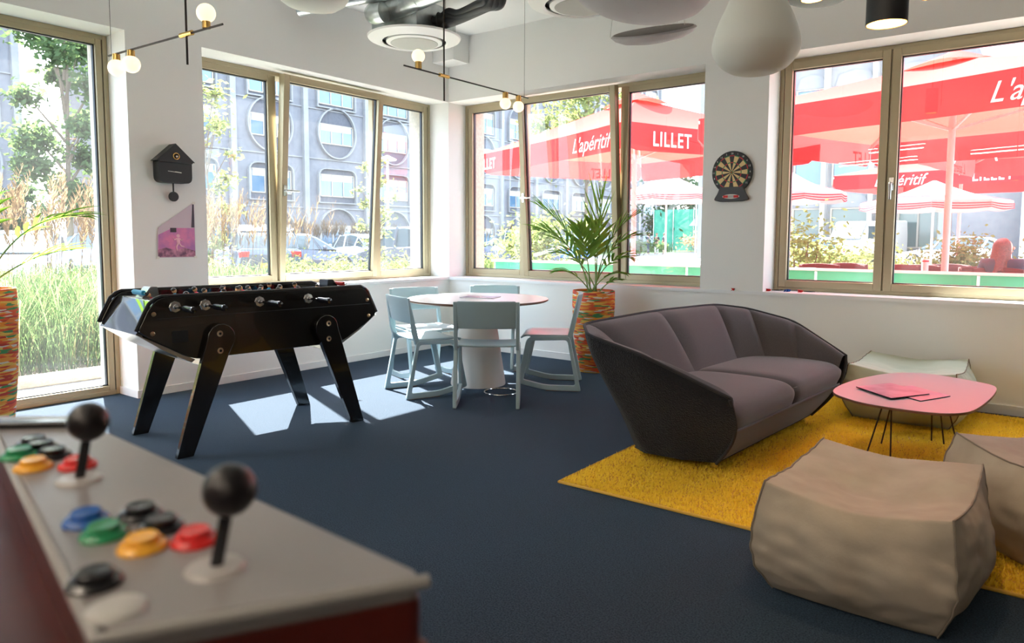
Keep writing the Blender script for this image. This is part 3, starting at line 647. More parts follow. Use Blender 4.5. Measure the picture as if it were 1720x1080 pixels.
#@@POT
# ================================================================ PLANTS IN POTS
potm=bands('woven_pot',[(.70,.10,.03),(.80,.30,.03),(.72,.10,.03),(.78,.52,.10),(.06,.28,.10),(.75,.22,.04),(.68,.66,.58),(.50,.05,.03),(.80,.34,.05)],(12,12,85),.7)
def pot(name,label,x,y,h,r):
    t=thing(name,label,'plant',(x,y,0))
    MB().lathe([(0,0),(r*.70,0),(r*.72,.01),(r*.90,h*.40),(r*1.0,h*.82),(r*.985,h*.985),(r*.97,h),(r*.93,h),(r*.92,h*.95),(0,h*.95)],64).build('woven_pot',potm,t)
    MB().lathe([(0,h*.965),(r*.5,h*.972),(r*.92,h*.952)],40).build('soil','soil',t)
    return t
def frond(b,st,base,az,lean,length,arch,nl,ll,seed,droop=.55):
    """one palm frond: arching stem, pairs of long leaflets on the upper part"""
    rnd=random.Random(seed); d=Vector((math.cos(az),math.sin(az),0)); p=Vector(base); ang=PI/2-lean; step=length/26; P=[p.copy()]; T=[]
    for i in range(26):
        f=i/25; a=ang-arch*f**1.9; v=d*math.cos(a)+Vector((0,0,1))*math.sin(a); T.append(v); p=p+v*step; P.append(p.copy())
    st.tube(P,[.0075*(1-.75*i/26) for i in range(27)],6)
    side=d.cross(Vector((0,0,1))).normalized(); i0=13
    for k in range(nl):
        f=i0+(25-i0)*k/(nl-1); i=int(min(f,25)); q=P[i]+(P[min(i+1,26)]-P[i])*(f-i); v=T[min(i,25)]; up=side.cross(v)*-1
        if up.z<0: up=-up
        for s in (-1,1):
            g=k/(nl-1); L=ll*(math.sin(PI*(.22+.70*g))**.7)*rnd.uniform(.85,1.1); spread=math.radians(54-36*g)+rnd.uniform(-.1,.1)
            dr=v*math.cos(spread)+side*s*math.sin(spread)+up*rnd.uniform(.0,.25); dr.normalize()
            w=.0175*rnd.uniform(.85,1.15); n=6; wv=dr.cross(up).normalized(); pts=[]; cur=q.copy(); dd=dr.copy()
            for m in range(n+1):
                u=m/n; ww=w*math.sin(PI*min(.999,.12+.88*u))**.8*(1 if u<.6 else (1-u)/.4*.9+.1); nr=wv.cross(dd).normalized()
                pts+=[cur-wv*ww+nr*ww*.35,cur,cur+wv*ww+nr*ww*.35]
                dd=(dd+Vector((0,0,-1))*droop*.22*(u+.15)).normalized(); cur=cur+dd*(L/n)
            o=len(b.v); b.v+=[tuple(x) for x in pts]
            for m in range(n):
                a=o+3*m; b.f+=[(a,a+1,a+4,a+3),(a+1,a+2,a+5,a+4)]
def palm(t,h,spec,seed):
    for j,(az,lean,length,arch,nl,ll,*dr) in enumerate(spec):
        b=MB(); st=MB(); rnd=random.Random(seed+j); a=rnd.uniform(0,6.28); rr=rnd.uniform(.01,.055)
        frond(b,st,(rr*math.cos(a),rr*math.sin(a),h*.96),az,lean,length,arch,nl,ll,seed*7+j,dr[0] if dr else .55)
        s=st.build('frond','stem',t); b.build('leaflets','leaf',s,ang=180)
t=pot('potted_palm','kentia palm in a multicoloured woven pot between table and sofa',2.15,-.35,.765,.20)
CR=math.atan2(RR.y,RR.x)   # azimuth of "to the right in the picture"
SP=[(CR+.2,.02,.90,.12,8,.54,.06),(CR-.1,.16,.86,.9,8,.34,.4),(CR+PI-.1,.24,.98,.85,10,.44,.40),(CR+PI+.35,.38,.86,1.1,9,.38,.5),(CR+.05,.22,.80,1.45,9,.30,.7),
    (CR+PI-.5,.45,.62,1.2,9,.28,.6),(CR+.4,.42,.60,1.5,8,.26,.7),(CR-.3,.60,.40,1.3,7,.18,.6),(CR+PI+.1,.62,.42,1.2,7,.22,.6),
    (CR+PI+.9,.14,.66,.6,9,.32,.3),(CR+1.6,.12,.70,.5,8,.30,.3),(CR+.2,.7,.26,1.0,5,.14,.6)]
palm(t,.765,SP,3)
t=pot('potted_palm','second potted palm, mostly outside the left edge of the picture',.40,-4.685,.93,.20)
palm(t,.93,[(CR+.15,.50,.86,1.25,8,.30,.5),(CR+.5,.85,.60,.7,7,.26,.4),(CR+PI,.4,.9,1.2,9,.3),(CR+2.2,.4,.9,1.0,9,.3)],11)
#@@SOFA
# ================================================================ SOFA
SO=Vector((4.0,-1.83,0)); SV=Vector((.07,.9975,0)); SW=Vector((.9975,-.07,0))
def L(a,b,z): return SO+SW*a+SV*b+Vector((0,0,z))
t=thing('sofa','dark grey faceted shell sofa with two seat cushions on the yellow rug','sofa',tuple(SO))
RIM=[(.445,-.90,.46),(.03,-1.055,.65),(-.32,-1.04,.72),(-.49,-.845,.752),(-.505,0,.765),(-.49,.845,.752),(-.32,1.04,.72),(.03,1.055,.65),(.445,.90,.46)]
BAS=[(.29,-.70,.06),(.12,-.775,.06),(-.10,-.80,.06),(-.20,-.74,.06),(-.22,0,.06),(-.20,.74,.06),(-.10,.80,.06),(.12,.775,.06),(.29,.70,.06)]
INN=[(.43,-.835,.37),(.15,-.82,.37),(-.05,-.76,.37),(-.20,-.63,.37),(-.22,0,.37),(-.20,.63,.37),(-.05,.76,.37),(.15,.82,.37),(.43,.835,.37)]
RL=[L(*p) for p in RIM]; BL=[L(*p) for p in BAS]; IL=[L(*p) for p in INN]
# rim curve, softly rounded at its corners
def rimcurve(P,n=10):
    out=[]
    for i in range(len(P)-1):
        for k in range(n): out.append(P[i].lerp(P[i+1],k/n))
    out.append(P[-1])
    for _ in range(3):
        q=out[:]
        for i in range(1,len(out)-1): q[i]=(out[i-1]+out[i]*2+out[i+1])/4
        out=q
    return out
NS=10; RC=rimcurve(RL,NS); BC=rimcurve(BL,NS); IC=rimcurve(IL,NS)
CEN=L(.05,0,.5)
def outer(u,v):
    i=u*(len(RC)-1); a=int(min(i,len(RC)-2)); f=i-a; r=RC[a].lerp(RC[a+1],f); b_=BC[a].lerp(BC[a+1],f)
    p=r.lerp(b_,v); e_=max(0,1-min(u,1-u)*8); p=p+SW*.060*math.sin(PI*v)*e_; o=(p-CEN); o.z=0; o.normalize(); return p+o*.045*math.sin(PI*min(1,v*1.25)**.8 if v<.8 else PI*(1-(1-v)*.0))*(1-v)
MB().grid(outer,len(RC)-1,14).build('outer_shell','sofaout',t,off=SO,ang=50)
names={0:'arm_pad',1:'corner_pad',2:'corner_pad',3:'back_cushion',4:'back_cushion',5:'corner_pad',6:'corner_pad',7:'arm_pad'}
for j in range(8):
    def pad(u,v,j=j):
        i=(j+u)*NS; a=int(min(i,len(RC)-2)); f=i-a; r=RC[a].lerp(RC[a+1],f); n_=IC[a].lerp(IC[a+1],f)
        inn=(n_-r); inn.z=0; inn.normalize(); p=r.lerp(n_,v**.92)
        nr=(Vector((0,0,1))*.55+inn*.83).normalized(); e=min(1,min(u,1-u)*5); e=e*(2-e)
        bul=(.058 if j in(3,4) else .045)*math.sin(PI*min(1,v**.62*.93+.02))
        return p+nr*(.018*min(1,v*14)+bul*(.35+.65*e))
    MB().grid(pad,16,16).build(names[j],'sofain' if j not in(5,6,7,0) else 'sofain2' if False else 'sofain',t,off=SO,ang=70)
MB().tube([p+Vector((0,0,.004)) for p in RC]+[RC[-1].lerp(BC[-1],k/8)+SW*.064*math.sin(PI*k/8)+SV*.012 for k in range(1,9)],.009,8).build('piping','piping',t,off=SO)
MB().tube([RC[0].lerp(BC[0],k/8)+SW*.064*math.sin(PI*k/8)-SV*.012 for k in range(0,9)],.009,8).build('piping','piping',t,off=SO)
# seat cushions
SPf=[(-.24,.36),(-.20,.405),(-.05,.425),(.20,.43),(.35,.425),(.42,.405),(.448,.37),(.450,.33),(.430,.275)]
for s,(b0,b1) in enumerate((( -.86,0),(0,.86))):
    def cu(u,v,b0=b0,b1=b1):
        P=spline_prof; i=v*(len(P)-1); a=int(min(i,len(P)-2)); p=P[a].lerp(P[a+1],i-a)
        e=min(1,min(u,1-u)*7); e=math.sqrt(max(0,e*(2-e)))
        b=b0+(b1-b0)*u; k=1-max(0,(-p.x+.1))*.30-max(0,.37-p.y)*.75*(p.x>0); edge=(1-e)*.028
        return L(p.x-(edge if p.x>.3 else 0),b*k,p.y-edge*(1 if p.x<.44 else .2))
    spline_prof=[Vector(q) for q in spline([Vector((*q,0)) for q in SPf],4,False)]
    MB().grid(cu,26,len(spline_prof)-1).build('seat_cushion','sofain',t,off=SO,ang=70)
def frontf(u,v):
    a=.425-(.425-.285)*v; z=.275-(.275-.06)*v; hb=.815-(.815-.70)*v; return L(a+.012*math.sin(PI*v),-hb+2*hb*u,z)
MB().grid(frontf,20,8).build('front_panel','sofain',t,off=SO)
MB().tube([L(.434,-.815+1.63*k/20,.278) for k in range(21)],.007,8).build('front_piping','sofain',t,off=SO)
MB().add([BL[i] for i in range(9)],[tuple(range(9))]).build('underside','piping',t,off=SO,flat=True)
for a,b_ in ((.25,-.66),(.25,.66),(-.16,-.70),(-.16,.70)):
    MB().cyl(L(a,b_,.022),L(a,b_,.062),.022,n=18).build('foot','chrome',t,off=SO)
#@@RUG
# ================================================================ RUG
RX0,RX1,RY0,RY1=3.655,6.9,-3.185,-.125
t=thing('rug','bright yellow shag rug under the sofa and the pink table','rug',(RX0,RY0,0))
MB().box(RX0,RY0,0,RX1,RY1,.008).build('backing','rugedge',t,off=(RX0,RY0,0))
MB().tube([(RX0,RY0,.008),(RX1,RY0,.008),(RX1,RY1,.008),(RX0,RY1,.008)],.008,8,closed=True).build('binding','rugedge',t,off=(RX0,RY0,0))
rnd=random.Random(5); b=MB()
NXT=230000
xs=rnd.random; V=b.v; FF=b.f
for i in range(150000):
    x=RX0+.006+(RX1-RX0-.012)*xs(); y=RY0+.006+(RY1-RY0-.012)*xs(); a=xs()*6.283; h=.014+.014*xs(); dx,dy=math.cos(a),math.sin(a); w=.0058; l=.009*xs(); o=len(V)
    V+=[(x-dy*w-RX0,y+dx*w-RY0,.006),(x+dy*w-RX0,y-dx*w-RY0,.006),(x+dx*l+dx*w*.8-RX0,y+dy*l+dy*w-RY0,h)]; FF.append((o,o+1,o+2))
pile=b.build('pile','rug',t,flat=True); pile['kind']='stuff'
#@@COFFEE
# ================================================================ COFFEE TABLE
ctz=.395
P=[(4.650,-1.90),(4.66,-1.55),(4.765,-1.17),(4.90,-.99),(5.03,-.965),(5.25,-1.06),(5.365,-1.17),(5.378,-1.45),(5.335,-1.90),(5.27,-2.07),(5.15,-2.14),(4.93,-2.135),(4.78,-2.07)]
cp=[(p.x,p.y) for p in spline([Vector((*q,0)) for q in P],6)]
CO=(5.02,-1.55,0)
t=thing('coffee_table','low pale pink rounded coffee table on thin dark wire legs','table',CO)
MB().prism(cp,ctz-.014,ctz-.003).build('edge','plyedge',t,off=CO); MB().prism(cp,ctz-.003,ctz).build('tabletop','pink',t,off=CO)
for a,bq in (((4.82,-1.843),(4.90,-1.79)),((4.942,-1.815),(4.93,-1.79)),((4.833,-1.466),(4.90,-1.50)),((5.063,-1.206),(5.06,-1.26)),((5.133,-1.246),(5.09,-1.28)),((5.204,-1.252),(5.12,-1.30))):
    MB().cyl((*a,.026),(*bq,ctz-.014),.0045,n=8).build('leg','darkwire',t,off=CO)
MB().bar((4.90,-1.79,ctz-.018),(4.90,-1.50,ctz-.018),.02,.006).bar((5.06,-1.26,ctz-.018),(5.12,-1.30,ctz-.018),.02,.006).build('leg_bracket','darkwire',t,off=CO)
cov=mat('pink_cover',(.30,.10,.20),.3,noise_col=((.48,.26,.40),8,5))
def quadbook(name,label,q,z,m,th=.005):
    c=Vector((sum(p[0] for p in q)/4,sum(p[1] for p in q)/4,z)); t=thing(name,label,'magazine',tuple(c),0,'magazines on the pink table')
    MB().prism(q,z,z+th).build('pages','blk',t,off=c); MB().prism(q,z+th,z+th+.0008).build('cover',m,t,off=c)
quadbook('magazine','pink covered magazine lying on top of the other on the pink table',[(4.737,-1.744),(4.875,-1.50),(5.10,-1.70),(4.955,-1.955)],ctz+.0059,cov)
quadbook('magazine','lilac covered magazine half under the top one on the pink table',[(4.86,-1.72),(4.98,-1.48),(5.195,-1.66),(5.085,-1.90)],ctz,mat('lilac_cover',(.36,.20,.38),.3,noise_col=((.5,.28,.36),6,5)))
#@@POUF
# ================================================================ POUFS
def pouf(label,c,sx,sy,h,rz,m,seed,dent=.05,grp='square canvas poufs'):
    t=thing('pouf',label,'pouf',(c[0],c[1],.010),rz,grp); N=46; b=MB()
    def shape(x,y,z):     # cube coords -1..1
        # puffed box: sides bulge, corners stay sharp
        k=.21
        X=x*(1-.0)+x*k*(1-z*z)*(1-y*y*.55)+x*.05*(1-y*y); Y=y+y*k*(1-z*z)*(1-x*x*.55)+y*.05*(1-x*x)
        if z<0: X*=1-.10*z*z; Y*=1-.10*z*z
        Z=z+ (z*.10*(1-x*x)*(1-y*y) if z<0 else 0)
        p=Vector((X*sx/2,Y*sy/2,(Z+1)/2*h))
        if z>0:
            w=z*z*z
            p.z+=w*(-dent*math.exp(-((x-.05)**2*3+(y+.1)**2*2.2))-.010+.03*(abs(x*y))**1.5+.020*math.exp(-((x-.6)**2+(y-.5)**2)*5))
        q=p*7+Vector((seed*3.1,0,0)); f=(1-max(abs(x),abs(y))**6) if abs(z)>.99 else (1-abs(z)**8)
        n=noise.noise(Vector((q.x,q.y,q.z*.8)))*.016+noise.noise(Vector((q.x*2.2,q.y*2.2,q.z*3)))*.006
        # creases fanning out of the corners
        cr=math.sin((x*3+y*2+z*9)*2.0+seed)*.0012*(abs(x)**3+abs(y)**3)*(1-abs(z))
        ga=.0022*math.sin(y*23+1.5*math.sin(z*5+seed)+seed)*math.exp(-(1-abs(x))*4.5)*(1 if z>.9 else .35*(1-abs(y)))*min(1,(1-abs(y))*6)+.0018*math.sin(z*17+x*2.5+seed)*math.exp(-(1-abs(x))*3)*(1-abs(z))*(abs(y)>.98)
        d=Vector((x,y,z)).normalized(); p+=d*((n+cr)*(.25+.75*f)+ga)
        p.z=max(p.z,.002); return p
    idx={}
    def vid(i,j,k):
        key=(i,j,k)
        if key not in idx: idx[key]=len(b.v); b.v.append(tuple(shape(2*i/N-1,2*j/N-1,2*k/N-1)))
        return idx[key]
    for a in range(N):
        for c_ in range(N):
            for s in (0,N):
                b.f.append((vid(s,a,c_),vid(s,a+1,c_),vid(s,a+1,c_+1),vid(s,a,c_+1)))
                b.f.append((vid(a,s,c_),vid(a+1,s,c_),vid(a+1,s,c_+1),vid(a,s,c_+1)))
                b.f.append((vid(a,c_,s),vid(a+1,c_,s),vid(a+1,c_+1,s),vid(a,c_+1,s)))
    b.build('cushion',m,t,ang=75,sub=1)
    for s in (-1,1):
        e=[shape(s,-1+2*k/20,1) for k in range(21)]+[shape(s,1,1-2*k/20) for k in range(1,20)]
        e2=[shape(s,-1,-1+2*k/20) for k in range(20)]
        MB().tube(e2+e,.0035,6).build('seam','seam',t)
    return t
pouf('beige canvas pouf nearest the camera at the bottom right, with a dented top',(5.150,-3.355),.57,.70,.375,-.03,'pouf',1,.055)
pouf('beige canvas pouf behind the nearest one at the right edge, turned diagonally',(5.76,-2.66,.006),.62,.62,.40,.75,'pouf',5,.04)
pouf('sage green pouf under the window wall, behind the pink coffee table',(4.82,-.47),.64,.72,.36,.0,'poufgreen',9,.05)
#@@ARCADE
# ================================================================ ARCADE CABINET
TZ=1.03
AR=thing('arcade_machine','dark red arcade cabinet with grey control panel, black joysticks and coloured buttons','arcade machine',(5.0,-5.95,0))
o=(5.0,-5.95,0)
poly=[(5.326,-5.872),(5.234,-6.030),(4.713,-5.915),(4.62,-5.895),(4.70,-5.83),(4.80,-5.842)]
pt_=rpoly(poly,[.012,.016,.002,.002,.002,.002],5)
MB().prism(pt_,TZ-.016,TZ).build('control_panel','arctop',AR,off=o,bev=.002)
inner=[(5.330,-5.868),(5.236,-6.034),(4.713,-5.919),(4.60,-5.895),(4.69,-5.826),(4.80,-5.838)]
MB().prism(rpoly(inner,[.02,.016,.002,.002,.002,.002],5),TZ-.045,TZ-.0165).build('edge_trim','arcwood',AR,off=o,bev=.002)
MB().prism([(5.330,-5.868),(5.252,-6.062),(5.16,-6.20),(4.66,-6.12),(4.56,-5.93),(4.69,-5.826),(4.80,-5.838)],.0,TZ-.045).build('cabinet_body','arcwood',AR,off=o,bev=.004)
MB().tube([(5.329,-5.870,TZ-.004),(5.235,-6.033,TZ-.004),(4.713,-5.9185,TZ-.004)],.0045,8).build('edge_molding','arcedge',AR,off=o)
MB().box(4.665,-5.889,TZ,4.775,-5.871,TZ+.007,rz=.75).build('marquee_bar','blk',AR,off=o,bev=.004)
def joy(x,y):
    lx,ly=RR.x*.0105,RR.y*.0105
    j=MB().cyl((x,y,TZ),(x+lx,y+ly,TZ+.05),.0042,n=16).build('joystick','blk',AR,off=o)
    MB().ball((x+lx,y+ly,TZ+.0535),.0172,28,18).build('ball_knob',mat('joy_black',(.007,.005,.006),.36),j,off=o)
    MB().lathe([(0,.0035),(.017,.003),(.0195,0)],36,c=(x,y,TZ)).build('dust_washer','arctop2' if 'arctop2' in M else 'arctop',j,off=o)
joy(5.213,-5.950); joy(4.955,-5.930)
def btn(x,y,m):
    p=MB().lathe([(.0165,0),(.0165,.002),(.0145,.0045),(.0115,.0050),(.0112,.004)],32,c=(x,y,TZ)).build('push_button',m,AR,off=o)
    MB().lathe([(.0110,.003),(.0110,.0085),(.0098,.0098),(.005,.0092),(0,.0090)],32,c=(x,y,TZ)).build('plunger',m,p,off=o)
for x,y,m in ((5.063,-5.968,'blue'),(5.100,-5.971,'green'),(5.083,-5.937,'blk'),(5.120,-5.939,'blk'),(5.143,-5.964,'yellow'),(5.162,-5.936,'red'),(5.173,-6.008,'blk'),
              (4.885,-5.942,'yellow'),(4.860,-5.916,'blk'),(4.825,-5.914,'blk'),(4.912,-5.914,'red'),(4.835,-5.937,'green'),(4.80,-5.912,'blk')): btn(x,y,m)
p=MB().lathe([(.017,0),(.016,.002),(.012,.004),(0,.0045)],32,c=(5.216,-6.014,TZ)).build('push_button','greyp',AR,off=o)
#@@OUTSIDE
# ================================================================ OUTSIDE
GZ=-.06
struct(MB().box(-60,-40,GZ-.3,-.6,100,GZ).box(-.6,.6,GZ-.3,60,100,GZ).build('ground',mat('asphalt',(.17,.17,.18),.9,noise_col=((.21,.205,.20),3,5)),flat=True))
struct(MB().box(-1.62,-9,GZ,-1.38,1.5,.02).build('kerb_near_window','concrete',bev=.01))
struct(MB().box(-9.5,-12,GZ,-1.62,9.0,GZ+.04).build('planting_bed',mat('bed_soil',(.12,.10,.07),.95,noise_col=((.17,.14,.10),5,5))))
struct(MB().box(-29,6,GZ,-24,70,GZ+.04).box(-21,-25,GZ,-19.5,2,GZ+.04).build('planting_strip',mat('strip_green',(.20,.26,.10),.95,noise_col=((.26,.30,.14),2,5))))
struct(MB().box(-12,30,GZ,14,31.2,GZ+.15).box(-40,8,GZ,-36,100,GZ+.06).build('pavement','concrete'))
M['fac']=mat('facade_concrete',(.165,.165,.185),.9,noise_col=((.195,.195,.21),2.5,6))
M['facd']=mat('facade_spandrel',(.085,.088,.105),.9,noise_col=((.105,.105,.125),6,6))
M['facl']=mat('facade_light',(.27,.265,.265),.85,noise_col=((.24,.235,.24),1.5,5))
M['facw']=mat('facade_white',(.48,.475,.47),.85)
M['wframe']=mat('window_frame_far',(.36,.31,.25),.6)
M['wglass']=mat('far_glass',(.06,.13,.22),.06,spec=1,noise_col=((.09,.17,.25),.6,3))
def arch_outline(w,h,n=14):
    """rectangle with a round arch on top, origin bottom centre"""
    r=w/2; return [(-r,0),(r,0),(r,h-r*.9)]+[(r*math.cos(PI*k/n),h-r*.9+r*.9*math.sin(PI*k/n)) for k in range(1,n)]+[(-r,h-r*.9)]
# ---- window unit of the long facade, seen along -x; local x = along facade, z up, y = outwards
def win_proto(root,w,kind):
    b=MB(); 
    if kind=='round':
        ol=[(w/2*math.cos(2*PI*k/36),1.9+w/2*1.05*math.sin(2*PI*k/36)) for k in range(36)]
    elif kind=='arch': ol=arch_outline(w,3.6)
    else: ol=rpoly([(-w/2,.25),(w/2,.25),(w/2,2.9),(-w/2,2.9)],[.05,.05,.7,.7],4)
    # recess lining
    o=MB().prism(ol,-.02,.03,ax=(0,1,0),ay=(0,0,1),az=(1,0,0)).build('window','facd',root,flat=True)
    z0,z1=(1.0,2.6) if kind=='round' else ((.2,2.3) if kind=='arch' else (.7,2.5))
    ww=w*.46 if kind=='round' else w*.47
    MB().box(.03,-ww,z0,.06,ww,z1).build('pane','wglass',o,flat=True)
    f=MB()
    for y in (-ww,-ww/3,ww/3,ww-.07): f.box(.03,y,z0,.12,y+.09,z1)
    f.box(.03,-ww,z0,.12,ww,z0+.08).box(.03,-ww,z1-.08,.12,ww,z1); f.build('mullions','wframe',o,flat=True)
    bl=MB().box(.05,-ww*.9,z1-.55,.08,ww*.9,z1-.08).build('blind','facw',o,flat=True)
    # raised concrete surround
    s=MB(); n=len(ol); c=(0,1.9)
    ins=ol; out=[(x*1.06,c[1]+(z-c[1])*1.05) for x,z in ol]
    vs=[(d,y,z) for d in (0,.28) for y,z in ins]+[(d,y,z) for d in (0,.28) for y,z in out]
    fs=[]
    for k in range(n):
        k2=(k+1)%n; fs+=[(n+k,n+k2,3*n+k2,3*n+k),(k,k2,n+k2,n+k),(2*n+k,3*n+k,3*n+k2,2*n+k2)]
    s.add(vs,fs); s.build('surround','facl',o,flat=True)
    return o
def long_facade(label,X,y0,bay,nb,storey,nf,kinds,w,top=1.2):
    t=thing('office_building',label,'building',(X,y0,GZ)); H=nf*storey+top
    MB().box(-12,0,0,0,nb*bay,H).build('facade','fac',t,flat=True)
    b=MB()
    for i in range(nb+1): b.box(0,i*bay-.22,0,.32,i*bay+.22,H)
    b.build('pilasters','facl',t,flat=True)
    b=MB()
    for j in range(1,nf+1): b.box(0,0,j*storey-.28,.10,nb*bay,j*storey-.20)
    b.build('floor_bands','facl',t,flat=True)
    protos={}
    for j in range(nf):
        for i in range(nb):
            k=kinds(i,j)
            if not k: continue
            if k not in protos: protos[k]=win_proto(t,w,k); c=protos[k]
            else: c=copy_tree(protos[k],t)
            c.location=(0,(i+.5)*bay,j*storey)
    return t
long_facade('grey concrete office block with round and arched windows, behind the big left window',-49,-34,6.6,7,4.0,7,lambda i,j:('arch' if j==0 else 'round' if j in(1,3,5) else 'flat'),4.4)
long_facade('long grey concrete office block with arched windows behind the corner windows',-42,17,6.2,12,3.9,6,lambda i,j:('arch' if j in(0,3) else 'flat' if j%2 else 'round'),3.7)
# ---- right building, facade looks along -y
t=thing('office_building','pale office building with white fins and blue ribbon windows behind the red parasols','building',(-14,40,GZ)); H=17
MB().box(0,0,0,18.0,10,H).build('facade','facl',t,flat=True)
gl=None
for j,(z0,z1) in enumerate(((.9,3.1),(4.6,6.6),(8.2,10.2),(11.7,13.7))):
    xs_=[.6,4.4,6.2,8.4,11.0,14.6]
    for i in range(6):
        x0=xs_[i]; x1=(xs_+[17.4])[i+1]-.5
        o_=MB().box(x0,-.06,z0,x1,-.03,z1).build('window','wglass' if j else mat('shop_glass',(.10,.13,.12),.08,spec=1),t,flat=True)
        f=MB(); n_=3 if x1-x0>2.4 else 1
        for k in range(n_+1): xx=x0+(x1-x0-.1)*k/n_; f.box(xx,-.14,z0,xx+.1,-.04,z1)
        f.box(x0,-.14,z0-.08,x1,-.04,z0).box(x0,-.14,z1,x1,-.04,z1+.08).build('mullions','wframe',o_,flat=True)
        sp=MB().prism([(x0,z1+.1),(x1,z1+.1),(x1-.2,z1+.75),((x0+x1)/2,z1+.95),(x0+.2,z1+.75)],-.10,-.04,ax=(1,0,0),ay=(0,0,1),az=(0,1,0)).build('arched_lintel','facl',o_,flat=True)
b=MB()
for x in (4.05,5.85,8.05,10.65,14.25,17.55): b.box(x-.16,-.55,0,x+.10,0,H)
b.build('fins','facw',t,flat=True)
t=thing('office_building','grey blank wall block beside the pale building, behind the seated woman','building',(4.0,36,GZ))
MB().box(-2.9,0,0,12,3.2,16).build('facade',mat('grey_wall',(.145,.15,.175),.85,noise_col=((.165,.17,.19),3,5)),t,flat=True)
MB().box(-2.9,-.03,4.0,4,0,4.06).box(-2.9,-.03,8.0,4,0,8.06).box(-2.9,-.03,12,4,0,12.06).build('joints','facd',t,flat=True)
t=thing('office_building','bright white building wing at the right edge behind the parasols','building',(5.2,28,GZ))
MB().box(-.95,0,0,12,7,5.5).prism([(-.95,5.5),(12,5.5),(12,18),(-2.6,18),(-2.6,8.8)],0,7,ax=(1,0,0),ay=(0,0,1),az=(0,1,0)).build('facade','facw',t,flat=True)
MB().box(2,-.05,6,6,0,8).build('window','wglass',t,flat=True)
# green hoarding and small pavilion far away
t=thing('site_fence','green construction fence screen far away behind the standing people','fence',(-24,70,GZ))
MB().box(-8,0,0,9,.1,4.6).build('screen',mat('fence_green',(.05,.36,.24),.8,noise_col=((.09,.42,.28),2,3)),t,flat=True)
b=MB()
for k in range(8): b.cyl((-8+k*2.42,-.1,0),(-8+k*2.42,-.1,4.8),.06,n=8)
for k,vv in enumerate([b]): pass
b.build('posts','steel',t)
t=thing('pavilion','small grey roofed kiosk far away right of the standing people','kiosk',(-20.5,63,GZ))
MB().prism([(-3.4,2.6),(3.4,2.6),(2.2,4.0),(-2.2,4.0)],-1.8,1.8,ax=(1,0,0),ay=(0,0,1),az=(0,1,0)).build('roof',mat('kiosk_roof',(.45,.47,.50),.6),t,flat=True)
MB().box(-2.8,-1.2,0,2.8,1.2,2.6).build('walls',mat('kiosk_wall',(.07,.09,.08),.5),t,flat=True)
# ---- traffic cones
def cone(x,y,l):
    t=thing('traffic_cone',l,'cone',(x,y,GZ),0,'orange traffic cones'); 
    MB().lathe([(.22,0),(.22,.04),(.15,.05),(.03,.75),(0,.75)],20).build('cone',mat('cone_orange',(.8,.12,.03),.5),t)
    MB().lathe([(.113,.30),(.075,.50)],20).build('stripe','facw',t)
cone(-30.5,61,'orange traffic cone left of the standing people'); cone(-17.5,59,'orange traffic cone right of the grey kiosk')
# ---- leaves and trees
def leafcloud(rnd,blobs,n,size,gz=None):
    b=MB(); V=b.v; FF=b.f; tot=sum(r[1]**2 for r in blobs)
    for c,r,sz in blobs:
        for _ in range(int(n*r*r/tot)):
            u=rnd.uniform(-1,1); a=rnd.uniform(0,6.283); q=math.sqrt(1-u*u); rr=r*min(1.5,abs(rnd.gauss(.55,.38)))
            p=Vector((c[0]+rr*q*math.cos(a),c[1]+rr*q*math.sin(a),c[2]+rr*u*sz))
            d=Vector((rnd.gauss(0,1),rnd.gauss(0,1),rnd.gauss(0,.6))).normalized(); e=d.cross(Vector((rnd.gauss(0,1),rnd.gauss(0,1),rnd.gauss(0,1)))).normalized(); s=size*rnd.uniform(.6,1.3)
            o=len(V); V+=[tuple(p-d*s),tuple(p+e*s*.45),tuple(p+d*s),tuple(p-e*s*.45)]; FF.append((o,o+1,o+2,o+3))
    return b
def leafmat(n,c,c2): 
    m=cloth_mat(n,c,.45,c2); return m
M['lf1']=leafmat('leaf_green',(.075,.12,.055),(.11,.17,.06)); M['lf2']=leafmat('leaf_light',(.15,.18,.075),(.22,.25,.08)); M['lf3']=leafmat('leaf_dark',(.05,.09,.05),(.08,.13,.05))
M['bark']=mat('bark',(.13,.10,.07),.95)
def tree(label,x,y,h,r,m,n,size,seed,trunk=.16,low=.35,group=None,name='tree',cat='tree'):
    rnd=random.Random(seed); t=thing(name,label,cat,(x,y,GZ),0,group)
    bl=[]; br=MB(); br.tube(spline([Vector((0,0,0)),Vector((rnd.uniform(-.1,.1),0,h*.3)),Vector((rnd.uniform(-.2,.2),rnd.uniform(-.2,.2),h*.85))],5,False),[trunk*(1-.08*k) for k in range(11)],8)
    for k in range(14):
        a=k*2.4+rnd.random(); z=h*(low+(1-low)*(k+.5)/14); rr=r*math.sin(PI*(.12+.80*(k+.5)/14))*rnd.uniform(.5,1)
        c=(rr*math.cos(a),rr*math.sin(a),z); bl.append((c,r*rnd.uniform(.34,.55),.8)); br.tube([(0,0,z*.75),(c[0]*.9,c[1]*.9,z)],[trunk*.4,trunk*.1],6)
    br.build('trunk','bark',t); leafcloud(rnd,bl,n,size).build('foliage',m,t,flat=True); return t
def bush(label,x,y,h,r,m,n,size,seed,group=None,sx=1):
    rnd=random.Random(seed); t=thing('bush',label,'bush',(x,y,GZ),0,group); bl=[]
    for k in range(9): a=rnd.uniform(0,6.28); rr=r*rnd.uniform(0,.8); bl.append(((rr*math.cos(a)*sx,rr*math.sin(a),h*rnd.uniform(.35,.7)),h*.42,.8))
    st=MB()
    for k in range(7): c=bl[k][0]; st.tube([(c[0]*.2,c[1]*.2,0),c],[.03,.01],5)
    st.build('stems','bark',t); leafcloud(rnd,bl,n,size).build('foliage',m,t,flat=True); return t
